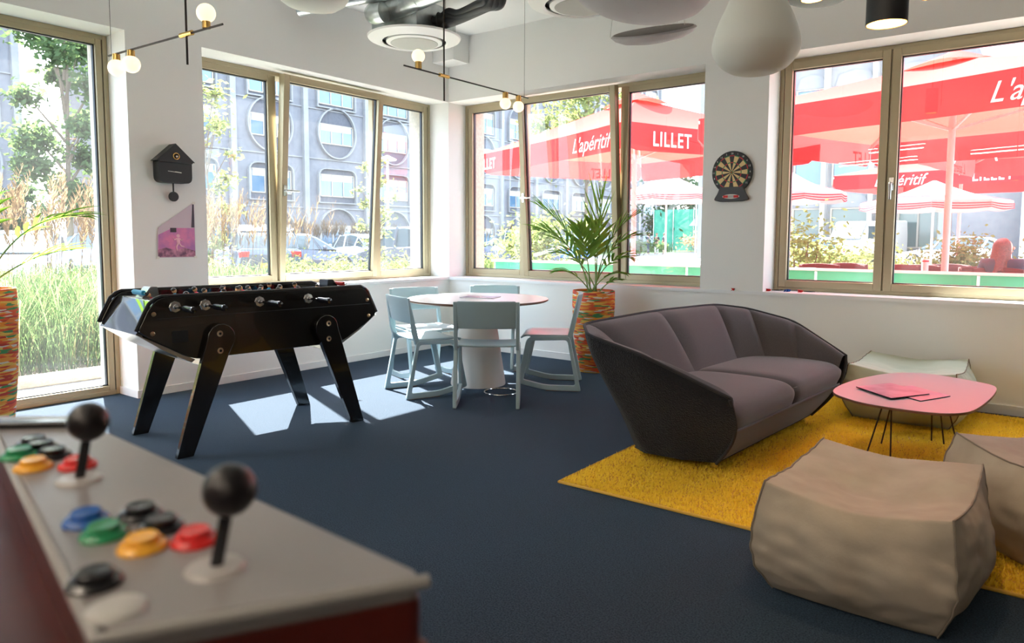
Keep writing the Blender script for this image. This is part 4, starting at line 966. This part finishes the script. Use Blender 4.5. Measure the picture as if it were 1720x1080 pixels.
def gp(u,D,z=0):
    p=pt(u,400,D); return p.x,p.y
x,y=gp(120,30); tree('tall green street tree seen through the big left window',x,y,10.5,2.0,'lf1',9000,.16,1,.18,.25)
x,y=gp(40,44); tree('dark green tree behind the white car at the far left',x,y,4.2,1.6,'lf3',2500,.16,12,.12,.2)
x,y=gp(352,15); tree('slender young tree at the left edge of the tilted window, light leaves',x,y,4.3,.75,'lf2',1500,.07,2,.04,.25)
x,y=gp(632,17); tree('slender young tree seen through the right pane of the left corner window',x,y,3.2,.5,'lf2',700,.06,3,.04,.25)
x,y=gp(985,52); tree('tall light green tree rising behind the red parasol of the corner',x,y,14.5,4.2,'lf2',5000,.22,4,.2,.45)
x,y=gp(1130,86); tree('dark green trees behind the green construction fence',x,y,8.5,5.0,'lf3',4500,.3,5,.25,.1)
x,y=gp(920,23.5); bush('yellow green bush behind the palm, beyond the parked cars',x,y,2.3,2.0,'lf2',2600,.09,6)
x,y=gp(1370,15.5); bush('light green shrub behind the terrace chairs, left of the window handle',x,y,1.35,1.4,'lf2',4200,.06,7,'terrace shrubs',1.6)
x,y=gp(1345,12.2); bush('tall yellow green shrub by the left parasol pole of the right window',x,y,1.8,.45,'lf2',1200,.05,17,'terrace shrubs')
x,y=gp(1575,16.5); bush('light green shrub behind the terrace chairs, right of the window handle',x,y,1.45,1.8,'lf2',4500,.06,8,'terrace shrubs',1.7)
x,y=gp(1180,58); bush('brown dry bush in front of the grey kiosk',x,y,2.0,1.8,leafmat('dry',(.25,.17,.09),(.3,.2,.1)),900,.14,9)
x,y=gp(1075,57); bush('low green bush left of the standing people',x,y,1.3,2.6,'lf1',900,.14,10)
# ---- grasses
def blades(rnd,area,n,h,w,lean,b=None):
    b=b or MB(); V=b.v; FF=b.f
    for _ in range(n):
        x,y=area(rnd); a=rnd.uniform(0,6.283); hh=h*rnd.uniform(.5,1.1); l=lean*rnd.uniform(.2,1.2)*hh; dx,dy=math.cos(a),math.sin(a); px,py=-dy*w,dx*w
        o=len(V); q=[(0,0,1),(.25*l,.50*hh,.9),(.62*l,.84*hh,.6),(l,(.98-.35*lean)*hh,.08)]
        for s,z,k in q: V+=[(x+dx*s-px*k,y+dy*s-py*k,z),(x+dx*s+px*k,y+dy*s+py*k,z)]
        for m in range(3): FF.append((o+2*m,o+2*m+1,o+2*m+3,o+2*m+2))
    return b
def plumes(rnd,area,n,h,size):
    b=MB(); V=b.v; FF=b.f
    for _ in range(n):
        x,y=area(rnd); a=rnd.uniform(-.4,.9); hh=h*rnd.uniform(.78,1.08); l=hh*rnd.uniform(.02,.2); dx,dy=math.cos(a),math.sin(a)
        b.tube([(x,y,0),(x+dx*l*.4,y+dy*l*.4,hh*.6),(x+dx*l*.7,y+dy*l*.7,hh*.8)],[.004,.003,.002],4,caps=False)
        for k in range(34):
            f=k/34; z=hh*(.72+.30*f); cx=x+dx*l*(.6+.6*f*f); cy=y+dy*l*(.6+.6*f*f); r=size*math.sin(PI*(.12+.86*f))**.7
            aa=rnd.uniform(0,6.283); d=Vector((math.cos(aa)*.5,math.sin(aa)*.5,1)).normalized(); p=Vector((cx+r*.35*math.cos(aa),cy+r*.35*math.sin(aa),z)); e=d.cross(Vector((RR.x,RR.y,RR.z*.1+.3))).normalized()
            o=len(V); V+=[tuple(p-d*r*.5),tuple(p+e*r*.22),tuple(p+d*r*1.5),tuple(p-e*r*.22)]; FF.append((o,o+1,o+2,o+3))
    return b
M['gr1']=leafmat('grass_green',(.075,.125,.055),(.12,.19,.065)); M['gr2']=leafmat('grass_dry',(.30,.27,.14),(.36,.32,.15)); M['plume']=leafmat('plume_tan',(.21,.145,.085),(.23,.155,.085))
def stuff(b,name,m,label,cat,loc=(0,0,GZ)):
    o=b.build(name,m,flat=True); o.location=loc; tag(o,label,cat,kind='stuff'); return o
rnd=random.Random(21)
near=lambda r:(r.uniform(-5.2,-1.75),r.uniform(-6.5,-.6))
b=blades(rnd,near,9500,1.05,.0055,.85); stuff(b,'tall_grass','gr1','dense green ornamental grass right outside the big left window','grass')
b=blades(rnd,near,1800,1.15,.005,.6); stuff(b,'dry_grass','gr2','straw coloured blades mixed into the green grass by the left window','grass')
stuff(plumes(rnd,lambda r:(r.uniform(-5.8,-4.2),r.uniform(-4.0,-.5)),95,2.05,.075),'feather_grass','plume','tan feathery grass plumes outside the big left window','grass')
stuff(plumes(rnd,lambda r:(r.uniform(-6.8,-4.8),r.uniform(-.7,2.1)),80,1.95,.075),'feather_grass','plume','tan feathery grass plumes at the left pane of the corner window','grass')
b=blades(rnd,lambda r:(r.uniform(-8,-1.8),r.uniform(-1.2,8)),9000,.72,.006,.7); stuff(b,'weed_grass','gr1','green weeds growing below the left corner window','grass')
rr=random.Random(3); b=leafcloud(rr,[((r_.uniform(-7.5,-3.0),r_.uniform(0,9),.35+r_.uniform(0,.35)),.42,.9) for r_ in [rr] for _ in range(60)],15000,.045); stuff(b,'weeds','lf2','bushy yellow green weeds outside the left corner window','weeds')
stuff(plumes(rnd,lambda r:(r.uniform(-27,-25),r.uniform(16,38)),260,2.1,.16),'feather_grass','plume','far row of tan grass plumes behind the parked cars','grass')
b=blades(rnd,lambda r:(r.uniform(-28.5,-24.5),r.uniform(10,60)),6000,1.1,.02,.6); stuff(b,'verge_grass','gr1','green verge grass between the parked cars and the long building','grass')
b=blades(rnd,lambda r:(r.uniform(-20.9,-19.6),r.uniform(-20,1.8)),3000,.9,.02,.6); stuff(b,'verge_grass','gr1','green verge grass behind the white car','grass')
# ---- cars. local x = forward
M['tyre']=mat('tyre',(.02,.02,.02),.8); M['rim']=mat('alloy',(.45,.45,.47),.3,.8); M['carglass']=mat('car_glass',(.05,.07,.08),.05,spec=1)
def car(label,col,x,y,rz,suv=False,Ls=4.4,plate=True):
    m=mat('car_paint_'+str(len(bpy.data.materials)),col,.22,.3,coat=.8); t=thing('car',label,'car',(x,y,GZ),rz)
    H=1.62 if suv else 1.45; hw=.90; k=Ls/4.4
    def ring(x,w,zb,zt,n=10):
        # rounded cross-section, full width
        pts=[]
        for y_,z_ in ((-.86,zb),(-1,zb+.12),(-1.0,zb+(zt-zb)*.55),(-.93,zt-.05),(-.80,zt),(.80,zt),(.93,zt-.05),(1.0,zb+(zt-zb)*.55),(1,zb+.12),(.86,zb)): pts.append(Vector((x*k,y_*w,z_)))
        return pts
    bz=.78 if not suv else .92; st=[(2.2,.70,.32,bz-.25),(2.12,.80,.24,bz-.14),(1.7,.88,.20,bz-.04),(1.0,hw,.19,bz+.10),(.0,hw,.19,bz+.14),(-1.2,hw,.19,bz+.16),(-1.8,.88,.22,bz+.16),(-2.1,.84,.26,bz+.10),(-2.2,.76,.36,bz-.02)]
    MB().loft([ring(*s) for s in st]).build('body',m,t,bev=.02)
    zb=bz+.10; cab=[(1.15,.80,zb,zb+.02),(.45,.74,zb,H-.12),(.15,.70,zb,H-.03),(-.7,.69,zb,H),(-1.4,.68,zb,H-.05),(-1.85 if suv else -1.95,.70,zb,H-.25 if suv else zb+.16),(-2.05,.74,zb,zb+.03)]
    MB().loft([[Vector((x_*k,-w*1.10,z0)),Vector((x_*k,-w,z1-.04)),Vector((x_*k,-w*.86,z1)),Vector((x_*k,w*.86,z1)),Vector((x_*k,w,z1-.04)),Vector((x_*k,w*1.10,z0))] for x_,w,z0,z1 in cab]).build('windows','carglass',t)
    MB().loft([[Vector((x_*k,-w*.9,z1-.01)),Vector((x_*k,-w*.84,z1+.018)),Vector((x_*k,w*.84,z1+.018)),Vector((x_*k,w*.9,z1-.01))] for x_,w,z1 in ((.28,.72,H-.07),(.1,.70,H-.03),(-.7,.69,H+.005),(-1.45,.68,H-.05),(-1.7,.69,H-.16))]).build('roof',m,t)
    b=MB()
    for s in (-1,1):
        for (xa,za,xb,zb_) in ((.62,zb,.25,H-.05),(-.35,zb,-.35,H),(-1.35,zb,-1.55,H-.1)): b.bar((xa*k,s*.84,za),(xb*k,s*.705,zb_),.07,.05)
    b.build('pillars',m,t)
    for xx in (1.38,-1.35):
        for s in (-1,1):
            w_=MB().tube([(xx*k,s*.68,.33),(xx*k,s*.93,.33)],[.335,.335],28).build('wheel','tyre',t,bev=.03)
            r_=MB(); 
            r_.lathe([(.0,.012),(.05,.012),(.06,.0)],20,c=(xx*k,s*.93,.33),axis=(0,s,0)).lathe([(.20,.008),(.235,.012),(.24,.0)],24,c=(xx*k,s*.93,.33),axis=(0,s,0))
            for q in range(5): a=q*2*PI/5; r_.bar((xx*k,s*.94,.33),(xx*k+.22*math.cos(a),s*.94,.33+.22*math.sin(a)),.05,.012,up=(0,1,0))
            r_.build('rim','rim',w_)
    for s in (-1,1):
        MB().box(2.06*k,min(s*.45,s*.76),bz-.24,2.19*k,max(s*.45,s*.76),bz-.13,rz=-s*.25).build('headlight','rim',t,bev=.02)
        MB().box(-2.2*k,min(s*.5,s*.76),bz-.12,-2.1*k,max(s*.5,s*.76),bz+.04).build('tail_light','red',t,bev=.02)
        MB().ball((.75*k,s*.98,zb+.07),.10,12,8,(.7,1,.7)).build('mirror',m,t)
    MB().box(2.16*k,-.42,.50,2.215*k,.42,bz-.27).build('grille','blk',t,bev=.01)
    if plate:
        MB().box(2.2*k,-.26,.36,2.225*k,.26,.47).build('number_plate','plate' if 'plate' in M else 'yellow',t)
        MB().box(-2.225*k,-.26,.55,-2.2*k,.26,.66).build('number_plate','plate' if 'plate' in M else 'yellow',t)
    return t
M['plate']=mat('number_plate_yellow',(.80,.45,.05),.5)
def carat(u,D,*a,**k):
    x,y=gp(u,D); return x,y
x,y=gp(35,19.5); car('white car parked facing the building, seen through the big left window',(.72,.74,.76),x,y,-.55)
x,y=gp(150,26); car('small silver car parked behind the grasses, right of the white car',(.42,.48,.55),x,y,-2.2)
x,y=gp(425,20); car('dark blue grey suv parked outside the left corner window',(.06,.09,.14),x,y,2.75,True,4.5)
x,y=gp(510,26.5); car('dark car with yellow plate seen through the tilted window',(.05,.06,.09),x,y,.9)
x,y=gp(600,33); car('pale silver car further back, right of the dark cars',(.45,.50,.53),x,y,2.9)
x,y=gp(690,22); car('dark grey car seen through the right pane of the left corner window',(.09,.10,.13),x,y,2.95,True,4.5)
x,y=gp(762,39); car('dark car behind the round table, in the left pane of the next window',(.06,.07,.10),x,y,2.7)
x,y=gp(868,31); car('dark blue estate car left of the palm',(.05,.07,.13),x,y,2.75,True)
x,y=gp(935,40); car('bright blue car just behind the palm leaves',(.03,.14,.50),x,y,2.75)
x,y=gp(1335,36.5); car('white car parked along the pale building, left of the van',(.75,.76,.78),x,y,3.1,plate=False)
x,y=gp(1600,33.5); car('white car parked along the pale building, right of the window handle',(.75,.76,.78),x,y,3.0,plate=False)
# van
x,y=gp(1452,38.5); t=thing('van','white van parked in front of the pale building','van',(x,y,GZ),-1.9)
pr=rpoly([(-2.6,.35),(2.45,.35),(2.5,.95),(1.75,1.3),(1.15,2.25),(-2.5,2.35),(-2.6,1.5)],.12,3)
MB().prism(pr,-.95,.95,ax=(1,0,0),ay=(0,0,1),az=(0,-1,0)).build('body','facw',t,bev=.08)
MB().prism([(1.80,1.33),(1.22,2.15),(1.25,2.16),(1.84,1.34)],-.82,.82,ax=(1,0,0),ay=(0,0,1),az=(0,-1,0)).box(.55,-.96,1.35,1.3,.96,2.0).build('windows','carglass',t)
for xx in (-1.7,1.6):
    for s in (-1,1): MB().cyl((xx,s*.75,.35),(xx,s*.97,.35),.35,n=24).build('wheel','tyre',t)
# ---- lamp post outside window 2
x,y=gp(652,27); t=thing('street_lamp','grey street lamp with flat white head outside the left corner window','street lamp',(x,y,GZ))
MB().cyl((0,0,0),(0,0,4.2),.06,.045,n=12).build('pole','steel',t); MB().lathe([(.02,4.35),(.35,4.2),(.32,4.16),(.0,4.16)],20).build('head','facw',t)
x,y=gp(1168,40); t=thing('street_lamp','thin grey post on the street in front of the kiosk','post',(x,y,GZ)); MB().cyl((0,0,0),(0,0,3.6),.05,n=10).build('pole','steel',t)
# ---- white flag at the far left
x,y=gp(2,9.0); t=thing('beach_flag','white fabric flag with dark top edge at the far left outside','flag',(x,y,GZ))
ux,uy=RR.x,RR.y
b=MB().grid(lambda u,v:((-1.2+1.2*u*(1-.55*(1-v)))*ux+.03*math.sin(v*9),(-1.2+1.2*u*(1-.55*(1-v)))*uy,.3+v*(2.32+.10*u)),10,12); b.build('sail',cloth_mat('flag_white',(.75,.77,.82),.4),t,thick=.004)
MB().bar((-1.2*ux,-1.2*uy,2.62),(.02*ux,.02*uy,2.75),.03,.08).build('top_edge','facd',t); MB().cyl((-.9*ux,-.9*uy,0),(-.9*ux,-.9*uy,2.75),.02,n=8).build('pole','steel',t)
#@@TERRACE
# ================================================================ TERRACE
struct(MB().box(-2.2,1.0,GZ,14,13.5,.0).build('terrace_deck',mat('terrace_deck',(.30,.28,.26),.85,noise_col=((.36,.33,.30),4,4))))
t=thing('terrace_screen','low green glass screen with a white rail along the terrace','screen',(-1.0,2.1,0))
gm=mat('green_panel',(.03,.26,.13),.25,noise_col=((.05,.36,.22),1.3,3)); 
for k in range(8): 
    MB().box(k*1.5+.01,-.012,.10,k*1.5+1.49,.012,.905).build('panel',gm,t,flat=True)
    MB().cyl((k*1.5,0,0),(k*1.5,0,.90),.02,n=10).build('post','steel',t)
MB().box(-.05,-.03,.905,12.1,.03,.935).build('rail','facw',t,bev=.005)
t=thing('planter_box','wooden planter with green grass at the left end of the terrace screen','planter',(-1.55,3.2,0))
MB().box(-.9,-.3,0,.9,.3,.62).build('box',mat('planter_wood',(.42,.33,.17),.7),t,bev=.01)
b=blades(random.Random(8),lambda r:(r.uniform(-.85,.85),r.uniform(-.25,.25)),1400,.32,.006,.5); b.v=[(x,y,z+.60) for x,y,z in b.v]; g=b.build('grass','gr1',t,flat=True); g['kind']='stuff'
RED=(.78,.09,.08)
M['cloth']=cloth_mat('red_canvas',RED,.42,(.80,.055,.040)); M['valm']=cloth_mat('red_valance',(.72,.05,.055),.35,(.8,.05,.05)); M['let']=cloth_mat('white_print',(.85,.82,.82),.3,(.95,.7,.7))
M['ppole']=mat('parasol_pole',(.72,.42,.42),.5); M['stripe']=cloth_mat('white_canvas',(.48,.42,.42),.45,(.50,.36,.36)); M['stred']=cloth_mat('red_stripe',(.75,.06,.08),.4,(.9,.15,.15))
def parasol(name,label,corner,e1,e2,s1,s2,h,apex,texts,val=.34,pole=True):
    """square parasol: corner + edge directions; valance hangs from z=h+val down to h"""
    e1=Vector((*e1,0)).normalized(); e2=Vector((*e2,0)).normalized(); c=Vector((*corner,0)); ctr=c+e1*s1/2+e2*s2/2
    t=thing(name,label,'parasol',(ctr.x,ctr.y,0)); o=(ctr.x,ctr.y,0); zt=h+val
    cs=[c,c+e1*s1,c+e1*s1+e2*s2,c+e2*s2]; ap=Vector((ctr.x,ctr.y,apex)); b=MB()
    for k in range(4):
        A=cs[k]+Vector((0,0,zt)); B=cs[(k+1)%4]+Vector((0,0,zt))
        def f(u,v,A=A,B=B):
            p=A.lerp(B,u); p=p.lerp(ap,v*.93); p.z-=.10*math.sin(PI*v)*math.sin(PI*u)+.02*math.sin(PI*u)*(1-v); return p
        b.grid(f,12,10)
    cn=b.build('canopy','cloth',t,off=o,ang=25)
    b=MB()
    for k in range(4):
        A=cs[k].lerp(ctr,.80); B=cs[(k+1)%4].lerp(ctr,.80); A.z=B.z=0
        b.grid(lambda u,v,A=A,B=B:(A.lerp(B,u)+Vector((0,0,apex-.12))).lerp(ap+Vector((0,0,.10)),v)+Vector((0,0,.06*math.sin(PI*u)*(1-v))),8,4)
    b.build('vent_cap','cloth',t,off=o)
    for k in range(4):
        A=cs[k]; B=cs[(k+1)%4]; ed=(B-A); Ln=ed.length; ed.normalize(); nrm=Vector((ed.y,-ed.x,0)); 
        if nrm.dot(A-ctr)<0: nrm=-nrm
        def f(u,v,A=A,B=B,nrm=nrm):
            g=min(u,1-u)*Ln; hh=val*(1 if g>.14 else .72+.28*math.sin(g/.14*PI/2)); sag=.02*math.sin(PI*u)
            p=A.lerp(B,u); return p+Vector((0,0,zt-sag*(1-v)-hh*v))+nrm*(.03*math.sin(u*17+k)*v*.6)
        vl=MB().grid(f,40,6).build('valance','valm',t,off=o,ang=60)
        # lettering: readable from outside; left edge of the text when looking at the face from outside
        outdir=ed if nrm.cross(Vector((0,0,1))).dot(ed)<0 else -ed; ML=A if outdir==ed else B
        for txt,sz,sh,pos,ks in texts.get(k,[]):
            vs,fs=text_geo(txt,sz,sh,3,.80 if not sh else .9,.0045 if not sh else .001); q=[]
            for x,z in vs: q.append(tuple(ML+outdir*(pos*Ln+x)+Vector((0,0,h+val*.5+z-.03))+nrm*.035))
            MB().add(q,fs).build('lettering','let',vl,off=o,flat=True)
    for k in range(4):
        A=cs[k]; 
        MB().bar((ctr.x,ctr.y,apex-.06),(A.x,A.y,zt-.05),.03,.04).build('rib','ppole',cn,off=o)
        m_=A.lerp(Vector((ctr.x,ctr.y,0)),.5); MB().bar((ctr.x,ctr.y,h+.15),(m_.x,m_.y,(apex+zt)/2-.08),.025,.03).build('strut','ppole',cn,off=o)
    if pole: MB().cyl((ctr.x,ctr.y,.02),(ctr.x,ctr.y,apex),.038,n=16).build('pole','ppole',t,off=o); MB().box(ctr.x-.35,ctr.y-.35,0.0,ctr.x+.35,ctr.y+.35,.07).build('base_plate','facd',t,off=o)
    return t
LIL=[('LILLET',.25,0,.25,1)]; APE=[("L'apéritif",.27,.35,.30,1)]
parasol('parasol','big red square parasol behind the palm, white letters on its flaps',(1.34,1.70),(-.91,.42),(.42,.91),4.0,3.35,2.33,3.42,{0:[("L'apéritif",.27,.35,.82,1),('LILLET',.24,0,.06,1)],3:[('LILLET',.25,0,.21,1)],1:LIL,2:[("L'apéritif",.27,.35,.35,1)]})
parasol('parasol','nearest big red square parasol filling the right window',(2.06,2.20),(.955,-.287),(.287,.955),4.0,4.0,2.35,3.30,{0:[("L'apéritif",.34,.35,1.08,1)] if 0 else [("L'apéritif",.25,.35,.885,1)],1:LIL,2:[("L'apéritif",.34,.35,.62,1)],3:[('LILLET',.28,0,.04,1),('LILLET',.28,0,.78,1)]})
parasol('parasol','red square parasol behind the nearest one, pole left of the seated woman',(3.75,6.55),(.99,-.13),(.13,.99),3.6,3.6,2.42,3.3,{0:[("L'apéritif",.34,.35,.2,1)],2:LIL,3:APE,1:LIL})
parasol('parasol','red square parasol furthest back, its leaning pole left of the window handle',(1.15,12.4),(.97,-.24),(.24,.97),4.2,3.8,2.42,3.3,{0:[("L'apéritif",.34,.35,.36,1),('LILLET',.30,0,.80,1)],2:LIL,3:APE,1:LIL})
def striped(label,x,y,r,h,apex,seed):
    t=thing('striped_parasol',label,'parasol',(x,y,0)); n=8; b=MB(); 
    def P(k,f,z): a=2*PI*k/n+seed; return Vector((r*f*math.cos(a),r*f*math.sin(a),z))
    rr=random.Random(1)
    for k in range(n):
        def f(u,v,k=k): return P(k,1-v*.98,h+(apex-h)*v-.06*math.sin(PI*v)).lerp(P(k+1,1-v*.98,h+(apex-h)*v-.06*math.sin(PI*v)),u)
        b.grid(f,4,6)
    cn=b.build('canopy','stripe',t,ang=15)
    s=MB()
    for k in range(n):
        for v0 in (.03,.12,.21,.30):
            s.grid(lambda u,v,k=k,v0=v0:P(k,1-(v0+v*.045)*.98,h+.012+(apex-h)*(v0+v*.045)-.06*math.sin(PI*(v0+v*.045))).lerp(P(k+1,1-(v0+v*.045)*.98,h+.012+(apex-h)*(v0+v*.045)-.06*math.sin(PI*(v0+v*.045))),u),4,1)
    s.build('red_bands','stred',cn)
    v_=MB()
    for k in range(n): v_.grid(lambda u,v,k=k:P(k,1,h-.18*v*(.8+.2*math.sin(PI*u))).lerp(P(k+1,1,h-.18*v*(.8+.2*math.sin(PI*u))),u),8,2)
    v_.build('valance','stripe',t)
    for q in (.35,.6,.85):
        w_=MB()
        for k in range(n): w_.grid(lambda u,v,k=k:P(k,1.012,h-.18*(q+v*.12)*(.8+.2*math.sin(PI*u))).lerp(P(k+1,1.012,h-.18*(q+v*.12)*(.8+.2*math.sin(PI*u))),u),8,1)
        w_.build('stripe','stred',t)
    MB().cyl((0,0,0),(0,0,apex),.022,n=12).build('pole','facw',t)
x,y=gp(1118,16.5); striped('white parasol with red stripes seen below the red one, right of the palm',x,y,1.25,2.25,2.75,.2)
x,y=gp(1327,13.2); striped('white parasol with red stripes at the left edge of the right window',x,y,.95,2.08,2.45,.5)
x,y=gp(1565,14.2); striped('white parasol with red stripes right of the window handle',x,y,1.30,1.98,2.40,.1)
# terrace chairs and tables
M['rattan']=mat('brown_rattan',(.10,.045,.045),.8,bump=('wave',60,.5,.01))
def tchair():
    t=thing('terrace_chair','x','chair'); 
    MB().box(-.26,-.25,.42,.26,.25,.47).build('seat','rattan',t,bev=.01)
    MB().grid(lambda u,v:((u-.5)*.56,-.26-.05*v-.03*math.sin(PI*u)*-1,  .45+v*(.42+.02*math.sin(PI*u))),10,6).build('backrest','rattan',t,thick=.03)
    for s in (-1,1):
        for yy in (-.23,.22): MB().cyl((s*.24,yy,0),(s*.24,yy,.43),.018,n=10).build('leg','rattan',t)
        MB().bar((s*.27,-.27,.66),(s*.27,.22,.66),.05,.03).build('armrest','rattan',t); MB().cyl((s*.27,.2,.44),(s*.27,.2,.66),.015,n=8).build('arm_post','rattan',t)
    return t
tc=tchair()
for i,(u,D,rz,l) in enumerate(((1383,10.9,.1,'brown terrace chair at the left, between two parasol poles'),(1440,11.2,-.15,'brown terrace chair second from the left in the right window'),(1511,10.2,3.3,'brown terrace chair just right of the window handle post'),(1548,10.6,.1,'brown terrace chair left of the thick pink parasol pole'),(1605,10.9,-.1,'brown terrace chair right of the thick pink parasol pole'),(1655,9.9,.05,'brown terrace chair left of the seated woman'),(1692,9.55,-.2,'brown terrace chair the red haired woman sits on'))):
    o_=tc if i==0 else copy_tree(tc); x,y=gp(u,D); o_.location=(x,y,.002); o_.rotation_euler=(0,0,rz); o_['label']=l; o_['group']='brown rattan terrace chairs'
for u,D,l in ((1410,10.4,'dark terrace table between the left brown chairs'),(1560,9.75,'dark terrace table in front of the middle brown chairs')):
    x,y=gp(u,D); t=thing('terrace_table',l,'table',(x,y,0),.1,'terrace tables'); MB().box(-.4,-.4,.72,.4,.4,.75).build('tabletop','rattan',t,bev=.005); MB().cyl((0,0,0),(0,0,.72),.03,n=12).build('pole','blackmetal',t); MB().lathe([(.25,0),(.25,.02),(0,.03)],24).build('base','blackmetal',t)
x,y=gp(1556,9.7); t=thing('candle_glass','small white glass with red print on the terrace table','glass',(x,y,.751)); MB().lathe([(0,0),(.04,0),(.045,.24),(.042,.24),(.038,.01),(0,.01)],20).build('glass','facw',t); MB().lathe([(.0435,.19),(.0455,.22)],20).build('print','stred',t)
#@@PEOPLE
# ================================================================ PEOPLE
def skinbody(name,joints,edges,m,parent,root=0,sub=2):
    me=bpy.data.meshes.new(name); me.from_pydata([j[:3] for j in joints],edges,[]); o=bpy.data.objects.new(name,me); COL.objects.link(o); o.parent=parent
    me.materials.append(M[m] if isinstance(m,str) else m)
    md=o.modifiers.new('k','SKIN'); md.use_smooth_shade=True
    for i,j in enumerate(joints):
        s=me.skin_vertices[0].data[i]; r=j[3]; s.radius=r if isinstance(r,tuple) else (r,r); s.use_root=(i==root)
    u=o.modifiers.new('u','SUBSURF'); u.levels=sub; u.render_levels=sub; return o
M['flesh']=mat('flesh',(.42,.25,.18),.55)
def stander(label,x,y,rz,shirt,pants,hair,arm,seed):
    t=thing('person',label,'person',(x,y,GZ),rz); 
    J=[(0,0,.95,(.15,.11)),(0,0,1.15,(.13,.10)),(0,0,1.38,(.17,.11)),(0,0,1.50,.06),(0,0,1.58,.055),
       (.10,0,.88,.09),(.12,.02,.50,.065),(.13,0,.10,.045),(.13,.12,.04,.04),(-.10,0,.88,.09),(-.12,.02,.50,.065),(-.13,0,.10,.045),(-.13,.12,.04,.04),
       (.20,0,1.42,.055),(.26,-.02,1.15,.045),(.24 if arm==0 else .10,.12 if arm==0 else .26,.92 if arm==0 else 1.22,.033),(-.20,0,1.42,.055),(-.26,-.02,1.15,.045),(-.24 if arm!=2 else -.05,.10 if arm!=2 else .24,.92 if arm!=2 else 1.3,.033)]
    E=[(0,1),(1,2),(2,3),(3,4),(0,5),(5,6),(6,7),(7,8),(0,9),(9,10),(10,11),(11,12),(2,13),(13,14),(14,15),(2,16),(16,17),(17,18)]
    bd=skinbody('body',J,E,'flesh',t)
    skinbody('shirt',[(0,0,.93,(.165,.125)),(0,0,1.15,(.15,.12)),(0,0,1.38,(.19,.13)),(0,0,1.47,.07),(.21,0,1.42,.065),(.265,-.02,1.20,.058),(-.21,0,1.42,.065),(-.265,-.02,1.20,.058)],[(0,1),(1,2),(2,3),(2,4),(4,5),(2,6),(6,7)],shirt,t)
    skinbody('trousers',[(0,0,.97,(.16,.12)),(.10,0,.87,.10),(.12,.02,.50,.078),(.13,0,.12,.065),(-.10,0,.87,.10),(-.12,.02,.50,.078),(-.13,0,.12,.065)],[(0,1),(1,2),(2,3),(0,4),(4,5),(5,6)],pants,t)
    MB().ball((0,.01,1.66),.098,20,14,(.86,1,1.18)).ball((0,.11,1.65),.018,8,6).build('head','flesh',t)
    MB().ball((0,-.012,1.695),.106,20,12,(.9,1.0,1.02)).build('hair',hair,t)
    return t
C=lambda n,c:mat(n,c,.8)
x,y=gp(1089,60); stander('standing person in dark shirt and dark trousers, leftmost of the far three',x,y,-1.3,C('cl1',(.04,.05,.10)),C('cl2',(.06,.07,.11)),'hair',0,1)
x,y=gp(1103,60); stander('standing person in black top and white trousers, middle of the far three',x,y,2.9,C('cl3',(.02,.02,.025)),C('cl4',(.75,.74,.72)),'bark',2,2)
x,y=gp(1116,59); stander('standing person in dark shirt and beige trousers, rightmost of the far three',x,y,1.4,C('cl5',(.04,.08,.09)),C('cl6',(.45,.38,.28)),'hair',1,3)
# seated woman: seen from behind, head turned to the right of the picture. local +y = the way she faces
x,y=gp(1688,9.45); t=thing('person','seated woman with long red hair and dark top, seen from behind','person',(x,y,-.055),.10)
HZ=-.06
J=[(0,0,.56,(.17,.14)),(0,-.02,.76,(.14,.11)),(0,-.03,.98,(.17,.11)),(0,-.02,1.07,.06),(0,0,1.13,.052),
   (.11,.10,.52,.095),(.13,.45,.52,.065),(.13,.47,.10,.045),(.13,.58,.05,.04),(-.11,.10,.52,.095),(-.13,.45,.52,.065),(-.13,.47,.10,.045),(-.13,.58,.05,.04),
   (.19,-.02,.99,.055),(.24,.05,.76,.045),(.14,.28,.80,.032),(.10,.34,.82,.035),(-.19,-.02,.99,.055),(-.24,.05,.76,.045),(-.14,.28,.80,.032),(-.10,.34,.82,.035)]
E=[(0,1),(1,2),(2,3),(3,4),(0,5),(5,6),(6,7),(7,8),(0,9),(9,10),(10,11),(11,12),(2,13),(13,14),(14,15),(15,16),(2,17),(17,18),(18,19),(19,20)]
skinbody('body',J,E,'flesh',t)
skinbody('top',[(0,0,.58,(.19,.16)),(0,-.02,.76,(.17,.14)),(0,-.03,.975,(.21,.15)),(0,-.03,1.055,.10),(.20,-.02,.99,.095),(.255,.04,.76,.078),(-.20,-.02,.99,.095),(-.255,.04,.76,.078)],[(0,1),(1,2),(2,3),(2,4),(4,5),(2,6),(6,7)],C('dark_top',(.035,.04,.06)),t)
skinbody('trousers',[(0,.02,.56,(.18,.15)),(.11,.12,.525,.105),(.13,.45,.52,.08),(.13,.47,.14,.06),(-.11,.12,.525,.105),(-.13,.45,.52,.08),(-.13,.47,.14,.06)],[(0,1),(1,2),(2,3),(0,4),(4,5),(5,6)],C('jeans',(.05,.07,.12)),t)
hd=MB().ball((0,.01,1.20),.098,28,20,(.95,.86,1.16)).build('head','flesh',t)
MB().ball((.098,.012,1.195),.020,12,8,(1.1,.8,1.0)).tube([(.088,.012,1.155),(.10,.012,1.155)],[.012,.006],8).ball((.07,-.055,1.195),.018,10,8,(.6,1,1.3)).build('nose','flesh',hd)
M['redhair']=mat('red_hair',(.085,.022,.012),.45,noise_col=((.14,.035,.018),60,3),bump=('wave',50,.5,.01))
def hairg(u,v):
    a=.75+u*(2*PI-1.5); th=min(1,v/.22)*PI/2; k=math.sin(th); w_=max(0,v-.22)/.78; R_=.112+.035*w_+.004*math.sin(u*46)*w_; zz=1.325-(1-math.cos(th))*.11-.34*w_
    return (-.010+R_*k*math.cos(a)-.02*v, .006+R_*.95*k*math.sin(a)-.03*w_, zz-.02*math.sin(u*29)*w_)
MB().grid(hairg,60,24).build('hair','redhair',t,thick=.012,ang=180)
